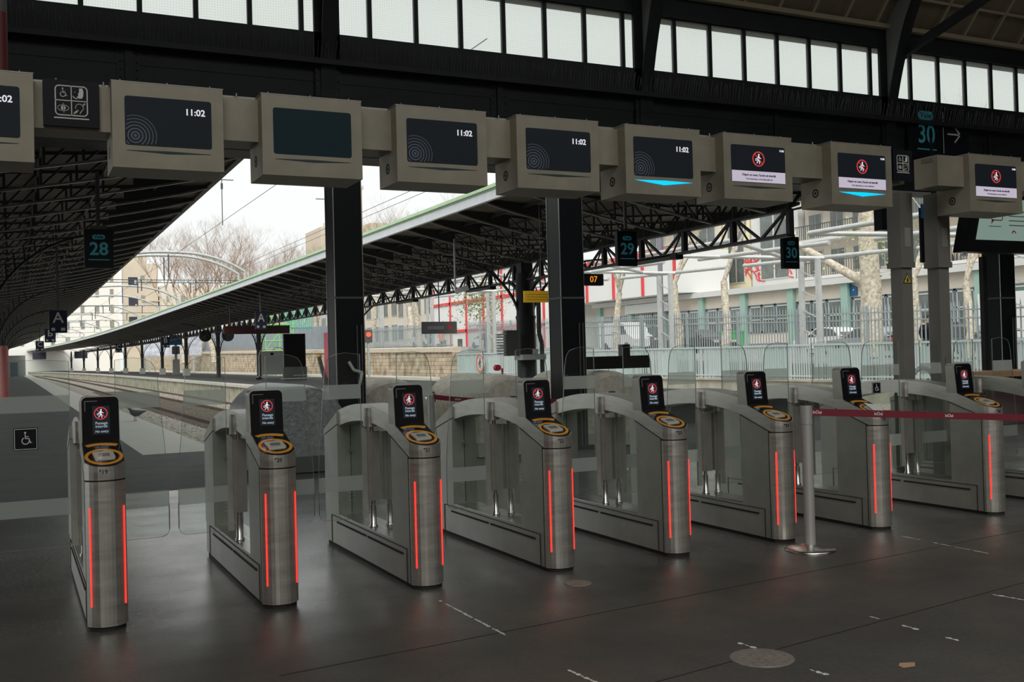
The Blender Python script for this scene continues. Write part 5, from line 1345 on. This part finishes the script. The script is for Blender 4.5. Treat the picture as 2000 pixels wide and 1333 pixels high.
tag(obj('overhead_wire',w,M['iron_grey']),'overhead wire running away above the tracks between the canopies','wire')
w=MB(); w.tube((14.6,26,8.3),(14.6,110,8.3),.012,n=4); w.tube((14.8,26,8.1),(14.8,110,8.1),.011,n=4)
tag(obj('overhead_wire',w,M['iron_grey']),'pair of wires above the green canopy roof edge','wire')
t=thing('wire_support','T-shaped wire support with rod against the sky left of the left black column','wire support',(10.3,36,7.3)); obj('arm',MB().tube((-.5,0,0),(.8,0,0),.03,n=6).tube((0,0,0),(1.,0,.4),.02,n=5).lathe([(.04,-.08),(.09,0),(.04,.08)],8),M['galv'],t); obj('rod',MB().tube((0,0,0),(0,0,-2.),.015,n=5).tube((0,0,-.15),(0,0,-.4),.035,n=6),M['iron_grey'],t)
t=thing('wire_support','T-shaped wire support with rod against the sky beside the left canopy edge','wire support',(5.0,27.5,5.85+.5)); obj('arm',MB().tube((-.3,0,0),(.3,0,0),.02,n=6),M['galv'],t); obj('rod',MB().tube((0,0,0),(0,0,-1.2),.012,n=5).tube((0,0,-.1),(0,0,-.25),.03,n=6),M['iron_grey'],t)

# ------------------------------------------------------------------ trees
def tree_mesh(seed,H,spread,twigs,trunk_r=.25,levels=5,trunk=.3,up=.35):
    rnd=random.Random(seed); tk=MB(); tw=MB()
    def grow(p,d,L,r,lv):
        n=3 if lv<3 else 2
        for i in range(n):
            d2=(d+Vector((rnd.uniform(-.18,.18),rnd.uniform(-.18,.18),rnd.uniform(-.05,.16)))).normalized()
            q=p+d2*(L/n); r2=r*.86
            (tk if lv<2 else tw).tube(p,q,r,r2,n=(7 if lv<2 else 3),caps=False)
            p,d,r=q,d2,r2
        if lv>=levels: return
        nb=rnd.choice((2,3,3)) if lv<2 else rnd.choice(twigs)
        for k in range(nb):
            a=rnd.uniform(0,2*PI); s=Vector((math.cos(a),math.sin(a),0))*spread*rnd.uniform(.6,1.1)
            d3=(d+s+Vector((0,0,up*rnd.uniform(0,1)))).normalized()
            grow(p,d3,L*rnd.uniform(.62,.82),r*.62,lv+1)
    grow(Vector((0,0,0)),Vector((0,0,1)),H*trunk,trunk_r,0)
    return tk,tw
TM=[]
for s,(H,sp,tws,tr,lv,tk_) in enumerate(((15,.75,(3,4,4),.35,6,.27),(15,.8,(3,4,4),.33,6,.25),(14,.7,(3,4,4),.33,6,.26))):
    a,b=tree_mesh(40+s,H,sp,tws,tr,lv,tk_); TM.append((a.mesh('trunk',M['bark']),b.mesh('branches',M['twig'])))
SM=[]
for s in range(2):
    a,b=tree_mesh(70+s,10,.6,(2,3),.30,5,.42); SM.append((a.mesh('trunk',M['bark']),b.mesh('branches',M['twig_p'])))
def tree(k,x,y,z,sc,rz,label,group,lib=None):
    lib=lib or TM; t=thing('bare_tree',label,'tree',(x,y,z),rz,group,sc)
    link('trunk',lib[k%len(lib)][0],t); link('branches',lib[k%len(lib)][1],t)
# brown woods beyond the canopy
g='bare brown trees behind the right canopy'
for k,(x,y,sc,l) in enumerate(((25,172,1.9,'bare brown tree at the left end of the grove, under the gantry arch'),(30,165,2.1,'tallest bare tree of the grove above the gantry arch'),(35,160,1.9,'bare brown tree right of the tallest one'),(29,182,1.8,'bare tree deep in the grove behind the tallest'),(38,170,1.7,'bare brown tree in the middle of the grove'),(40,150,1.55,'bare tree at the right end of the dense grove'),(34,190,1.7,'bare tree at the back of the grove'),(44,178,1.5,'small bare tree at the back right of the grove'),(41,128,1.55,'pale bare tree left of the rooftop block'),(44,120,1.6,'pale bare tree reaching up beside the rooftop block'),(47,104,1.5,'bare tree seen right of the left black column'),(48,96,1.35,'bare tree just above the green roof edge'),(28,196,1.6,'bare tree beside the beige tower'),(31,150,1.35,'shorter bare tree in front of the grove'),(36,140,1.3,'shorter bare tree at the foot of the grove'),(27.5,160,1.45,'low bushy bare tree at the left foot of the grove'),(33,156,1.4,'low bushy bare tree below the tallest tree'),(38,152,1.4,'low bushy bare tree in the middle foot of the grove'),(42,160,1.5,'bare tree filling the right foot of the grove'),(31,176,1.6,'bare tree seen just above the far canopy edge'))):
    tree(k,x,y,1.5,sc,k*1.3,l,g)
g='plane trees along the street'
for k,(x,y,sc,l) in enumerate(((36,47.2,1.0,'pale plane tree left of the Voie 30 sign'),(36,51.6,1.0,'plane tree with forked trunk midway between the Voie 29 and Voie 30 signs'),(36,58.6,.95,'slim plane tree just under the Voie 29 sign'),(35,76,1.05,'plane tree left of the right black column'),(34,90,1.1,'plane tree behind the panel fence near the dark-coated walker'),(34,104,1.1,'bare plane tree further up the street'),(37,31.6,.8,'thin plane tree at the far right'),(36,33.4,.85,'plane tree between the two grey posts'))):
    tree(k,x,y,street_z(y),sc,k*2.1,l,g,SM)
# the big mottled trunk
t=thing('plane_tree','thick pale mottled plane tree trunk with lopped branches in front of the balconies','tree',(36.,36.1,street_z(36)))
b=MB(); b.tube((0,0,0),(.05,0,3),.55,.48,n=14); b.tube((.05,0,3),(0,.1,6),.48,.42,n=14); b.tube((0,.1,6),(.1,.1,9),.42,.30,n=12); obj('trunk',b,M['bark'],t)
b=MB(); b.tube((0,.1,3.4),(-1.5,3.2,5.6),.24,.16,n=8); b.tube((-1.5,3.2,5.6),(-1.8,4.2,8.6),.16,.1,n=8); b.tube((0,.1,5.6),(.5,-2.,7.5),.2,.12,n=8); obj('limb',b,M['bark'],t)
rnd=random.Random(5); lf=MB()
for i in range(420):
    p=Vector((rnd.gauss(-.3,.9),rnd.gauss(-1.2,1.3),5.2+rnd.gauss(0,.9))); s=.09
    lf.add([p+Vector((rnd.uniform(-s,s),rnd.uniform(-s,s),rnd.uniform(-s,s))) for _ in range(3)],[(0,1,2)])
o=obj('young_leaves',lf,M['leaf'],t); o['kind']='stuff'
t=thing('leafy_bush','small tree with greenish-brown leaves left of the near canopy column','tree',(33.,74,street_z(74))); lf=MB()
obj('trunk',MB().tube((0,0,0),(0,0,3.4),.14,.08,n=8),M['bark'],t)
for i in range(1500):
    p=Vector((rnd.gauss(0,1.0),rnd.gauss(0,1.2),4.2+rnd.gauss(0,1.1))); s=.13
    lf.add([p+Vector((rnd.uniform(-s,s),rnd.uniform(-s,s),rnd.uniform(-s,s))) for _ in range(3)],[(0,1,2)])
o=obj('foliage',lf,M['leaf_d'],t); o['kind']='stuff'
t=thing('street_lamp','tall grey lamp post right of the Voie 29 sign','lamp post',(33.,48.9,street_z(49))); obj('pole',MB().tube((0,0,0),(0,0,8.),.16,.12,n=10),M['txtgrey'],t)

# ------------------------------------------------------------------ cars and people
def car(x,y,rz,body,label,L=4.3,Hh=1.45,kind='car'):
    t=thing('parked_'+kind,label,kind,(x,y,street_z(y)),rz,group='vehicles parked along the street'); w=.88
    if kind=='car':
        low=[(-L/2,.30),(L/2,.30),(L/2,.62),(L/2-.15,.80),(L*.22,.92),(-L*.42,.95),(-L/2+.02,.80)]
        top=[(L*.24,.90),(L*.06,Hh-.03),(-L*.12,Hh),(-L*.30,Hh-.08),(-L*.46,.94)]
        gl=[(L*.205,.93),(L*.055,Hh-.10),(-L*.12,Hh-.07),(-L*.28,Hh-.14),(-L*.41,.96)]
    else:
        low=[(-L/2,.30),(L/2,.30),(L/2,.85),(L/2-.5,1.1),(L*.30,1.2),(-L/2,1.2)]
        top=[(L*.33,1.15),(L*.22,Hh-.1),(L*.12,Hh),(-L/2,Hh),(-L/2,1.15)]
        gl=[(L*.31,1.22),(L*.22,Hh-.2),(L*.13,Hh-.2),(L*.13,1.22)]
    b=MB(); b.prism(low,-w,w,'y'); 
    n=len(top); vs=[(u,-w*.98 if v<1.25*.8 or v<1.16 else -w*.78,v) for u,v in top]+[(u,w*.98 if v<1.16 else w*.78,v) for u,v in top]
    if kind!='car': vs=[(u,-w,v) for u,v in top]+[(u,w,v) for u,v in top]
    b.add(vs,[list(range(n)),[i+n for i in range(n)][::-1]]+[(i,i+n,(i+1)%n+n,(i+1)%n) for i in range(n)])
    obj('body',b,body,t)
    g=MB(); n=len(gl)
    for sg in (-1,1):
        vs=[(u,sg*(w*.985 if v<1.16 else w*.80)+sg*.02,v) for u,v in gl]
        if kind!='car': vs=[(u,sg*(w+.01),v) for u,v in gl]
        g.add(vs,[list(range(n))])
    if kind=='car':
        g.add([(top[0][0]+.02,-w*.8,.93),(top[0][0]+.02,w*.8,.93),(top[1][0]+.03,w*.7,Hh-.08),(top[1][0]+.03,-w*.7,Hh-.08)],[(0,1,2,3)]); g.add([(top[4][0]-.02,-w*.8,.98),(top[4][0]-.02,w*.8,.98),(top[3][0]-.03,w*.7,Hh-.14),(top[3][0]-.03,-w*.7,Hh-.14)],[(3,2,1,0)])
    obj('window_glass',g,M['carglass'],t)
    for sx in (-L*.31,L*.31):
        for sy in (-1,1): obj('wheel',MB().tube((sx,sy*(w-.2),.31),(sx,sy*(w+.02),.31),.31,n=16),M['tyre'],t)
    obj('head_lamp',MB().box(L/2-.12,L/2+.01,-w+.05,-w+.4,.62,.76).box(L/2-.12,L/2+.01,w-.4,w-.05,.62,.76),M['white'],t)
    obj('tail_lamp',MB().box(-L/2-.01,-L/2+.1,-w+.03,-w+.3,.70,.88).box(-L/2-.01,-L/2+.1,w-.3,w-.03,.70,.88),M['red'],t)
D=math.radians
car(38,32.,D(-92),M['carb'],'grey parked car at the right, in front of the long white van',4.5)
car(38,38.2,D(88),M['cars'],'silver-grey estate car left of the two grey posts',4.5)
car(40.2,43.4,D(86),M['carw'],'white parked car with taxi light behind the silver-grey estate',4.2)
car(37.5,51.4,D(-88),M['card'],'dark grey parked car left of the green bin',4.5)
car(38,60.6,D(-90),M['carw'],'small white van behind the street fence left of the dark car',4.4,2.0,'van')
car(40,88,D(90),M['carw'],'white car just right of the near canopy column',4.3)
car(45,33.5,D(-90),M['cont_white'],'long white van with pale blue graffiti at the far right',7.0,3.1,'van')
car(40,104,D(90),M['carw'],'white van beside the cabin block, seen through the fence',5.,2.4,'van')
gm=MB()
for i in range(7):
    a=i*.9; gm.tube((44.05,33+.5*math.cos(a),2.6+.5*math.sin(a)),(44.05,33+.6*math.cos(a+1),2.6+.5*math.sin(a+1.2)),.04,n=4)
tag(obj('blue_graffiti',gm,pbr('pale_blue',(.3,.55,.75),.6)),'pale blue scribble on the side of the long white van','graffiti')
t=thing('waste_bin','green wheeled bin beside the dark parked car','bin',(41.2,53.2,street_z(53))); obj('body',MB().prism([(-.5,.1),(.5,.1),(.6,1.2),(-.6,1.2)],-.5,.5),M['bin_g'],t); obj('lid',MB().box(-.55,.55,-.65,.65,1.2,1.32),M['bin_g'],t)
t=thing('motorbike','dark motor scooter parked between the white van and the dark car','motorbike',(37,55.6,street_z(55)),D(80))
for sx in (-.65,.65): obj('wheel',MB().tube((sx,-.06,.28),(sx,.06,.28),.28,n=16),M['tyre'],t)
obj('body',MB().prism([(-.8,.35),(.2,.3),(.55,.45),(.6,1.0),(.45,1.05),(.35,.6),(.0,.5),(-.1,.8),(-.85,.85)],-.15,.15,'y'),M['card'],t); obj('handlebar',MB().tube((.5,-.35,1.05),(.5,.35,1.05),.02,n=6),M['iron'],t)

def person(x,y,z,rz,coat,label,stride=.18,h=1.74,legs=M['trouser'],group=None):
    t=thing('person',label,'person',(x,y,z),rz); s=h/1.74
    V=[(0,0,.95),(0,0,1.18),(0,.01,1.40),(0,.01,1.50),(0,.02,1.60),(0,.03,1.70),
       (.10,0,.90),(.11,stride*.5,.50),(.11,stride*.55-.02,.09),(.11,stride*.55+.14,.04),
       (-.10,0,.90),(-.11,-stride*.3,.50),(-.11,-stride-.02,.10),(-.11,-stride+.12,.04),
       (.19,0,1.40),(.25,-.05,1.13),(.25,.06,.90),(.25,.09,.82),
       (-.19,0,1.40),(-.25,.05,1.13),(-.25,.14,.92),(-.25,.17,.84)]
    Eg=[(0,1),(1,2),(2,3),(3,4),(4,5),(0,6),(6,7),(7,8),(8,9),(0,10),(10,11),(11,12),(12,13),(2,14),(14,15),(15,16),(16,17),(2,18),(18,19),(19,20),(20,21)]
    R=[.15,.14,.15,.06,.095,.075,.10,.065,.045,.04,.10,.065,.045,.04,.065,.05,.035,.032,.065,.05,.035,.032]
    me=bpy.data.meshes.new('body'); me.from_pydata([(a*s,b*s,c*s) for a,b,c in V],Eg,[]); o=bpy.data.objects.new('body',me); COL.objects.link(o)
    md=o.modifiers.new('k','SKIN'); 
    for i,sv in enumerate(me.skin_vertices[0].data): sv.radius=(R[i]*s,R[i]*s*(.8 if i<3 else 1)); sv.use_root=(i==0)
    o.modifiers.new('s','SUBSURF').levels=1
    dg=bpy.context.evaluated_depsgraph_get(); m2=bpy.data.meshes.new_from_object(o.evaluated_get(dg)); bpy.data.objects.remove(o)
    m2.materials.clear(); m2.materials.append(M['skin']); link('body',m2,t)
    # coat over torso and arms, trousers, hair
    c=MB(); c.lathe([(.20*s,.72*s),(.19*s,.95*s),(.185*s,1.15*s),(.20*s,1.38*s),(.10*s,1.50*s),(.07*s,1.53*s)],14)
    c.v=[(a,b*.72,cc) for a,b,cc in c.v]
    for sg,e in ((1,((.19,0,1.42),(.26,-.05,1.13),(.255,.06,.90))),(-1,((-.19,0,1.42),(-.26,.05,1.13),(-.255,.14,.92)))):
        c.tube([k*s for k in e[0]],[k*s for k in e[1]],.075*s,.065*s,n=8); c.tube([k*s for k in e[1]],[k*s for k in e[2]],.062*s,.052*s,n=8)
    obj('coat',c,coat,t)
    l=MB(); 
    for e in (((.09,0,.92),(.11,stride*.5,.50),(.11,stride*.55-.02,.07)),((-.09,0,.92),(-.11,-stride*.3,.50),(-.11,-stride-.02,.08))):
        l.tube([k*s for k in e[0]],[k*s for k in e[1]],.10*s,.075*s,n=8); l.tube([k*s for k in e[1]],[k*s for k in e[2]],.072*s,.058*s,n=8)
    obj('trousers',l,legs,t)
    for e in (((.11,stride*.55-.06,.04),(.11,stride*.55+.17,.035)),((-.11,-stride-.06,.04),(-.11,-stride+.15,.035))): obj('shoe',MB().tube([k*s for k in e[0]],[k*s for k in e[1]],.05*s,.035*s,n=8),M['signblack'],t)
    hr=MB(); hr.lathe([(.02,1.80*s),(.075*s,1.785*s),(.108*s,1.73*s),(.112*s,1.66*s),(.10*s,1.60*s)][::-1],12,(0,-.012*s,0)); obj('hair',hr,M['hair'],t)
    f=MB(); f.tube((0,.115*s,1.66*s),(0,.140*s,1.635*s),.012*s,.016*s,n=6)
    obj('nose',f,M['skin'],t)
    return t
person(31.3,80.7,street_z(80.7)+.1,D(175),M['coat'],'person in a long dark coat walking behind the fence left of the orange vest',.25,1.9)
person(31.8,79.2,street_z(79.2)+.1,D(200),M['orange_v'],'person in a bright orange vest behind the fence above the stone wall',.1,1.7)
person(31.5,69.7,street_z(69.7),D(30),M['coat'],'person in dark clothes with a white bag behind the fence near the leafy tree',.25,1.75)
person(32,29.2,street_z(29)+.05,D(160),M['signblack'],'person in a black hooded coat between the two grey posts',.15,1.78)

# ------------------------------------------------------------------ light, sky, camera
w=bpy.data.worlds.new('World'); SC.world=w; w.use_nodes=True; nt=w.node_tree; nt.nodes.clear()
out=N(nt,'ShaderNodeOutputWorld'); bg=N(nt,'ShaderNodeBackground'); tc=N(nt,'ShaderNodeTexCoord'); n=N(nt,'ShaderNodeTexNoise',Scale=1.6,Detail=4.)
r=N(nt,'ShaderNodeValToRGB'); r.color_ramp.elements[0].position=.3; r.color_ramp.elements[0].color=(.80,.835,.825,1); r.color_ramp.elements[1].position=.7; r.color_ramp.elements[1].color=(.93,.95,.94,1)
nt.links.new(tc.outputs['Generated'],n.inputs['Vector']); nt.links.new(n.outputs['Fac'],r.inputs['Fac']); nt.links.new(r.outputs[0],bg.inputs['Color']); nt.links.new(bg.outputs[0],out.inputs[0]); bg.inputs['Strength'].default_value=1.12
sd=bpy.data.lights.new('overcast_sun','SUN'); sd.energy=2.6; sd.angle=math.radians(50); sd.color=(1,.97,.92)
so=bpy.data.objects.new('overcast_sun',sd); COL.objects.link(so); so.rotation_euler=(math.radians(42),0,math.radians(-35)); so.location=(0,-10,30)

f=2024.; yaw,pit,rol=math.radians(25.77),math.radians(.727),math.radians(-1.49)
fw=Vector((math.sin(yaw)*math.cos(pit),math.cos(yaw)*math.cos(pit),math.sin(pit)))
rt=Vector((math.cos(yaw),-math.sin(yaw),0)); up=rt.cross(fw)
r2=rt*math.cos(rol)+up*math.sin(rol); u2=-rt*math.sin(rol)+up*math.cos(rol)
cd=bpy.data.cameras.new('camera'); cam=bpy.data.objects.new('camera',cd); COL.objects.link(cam)
mt=Matrix((r2,u2,-fw)).transposed().to_4x4(); mt.translation=Vector((0,0,1.6)); cam.matrix_world=mt
cd.sensor_width=36; cd.lens=f*36/2000; cd.clip_end=800; cd.clip_start=.05
SC.camera=cam
SC.view_settings.view_transform='Standard'; SC.view_settings.look='None'; SC.view_settings.gamma=1; SC.view_settings.use_curve_mapping=False; SC.view_settings.exposure=0
SC.cycles.transparent_max_bounces=24
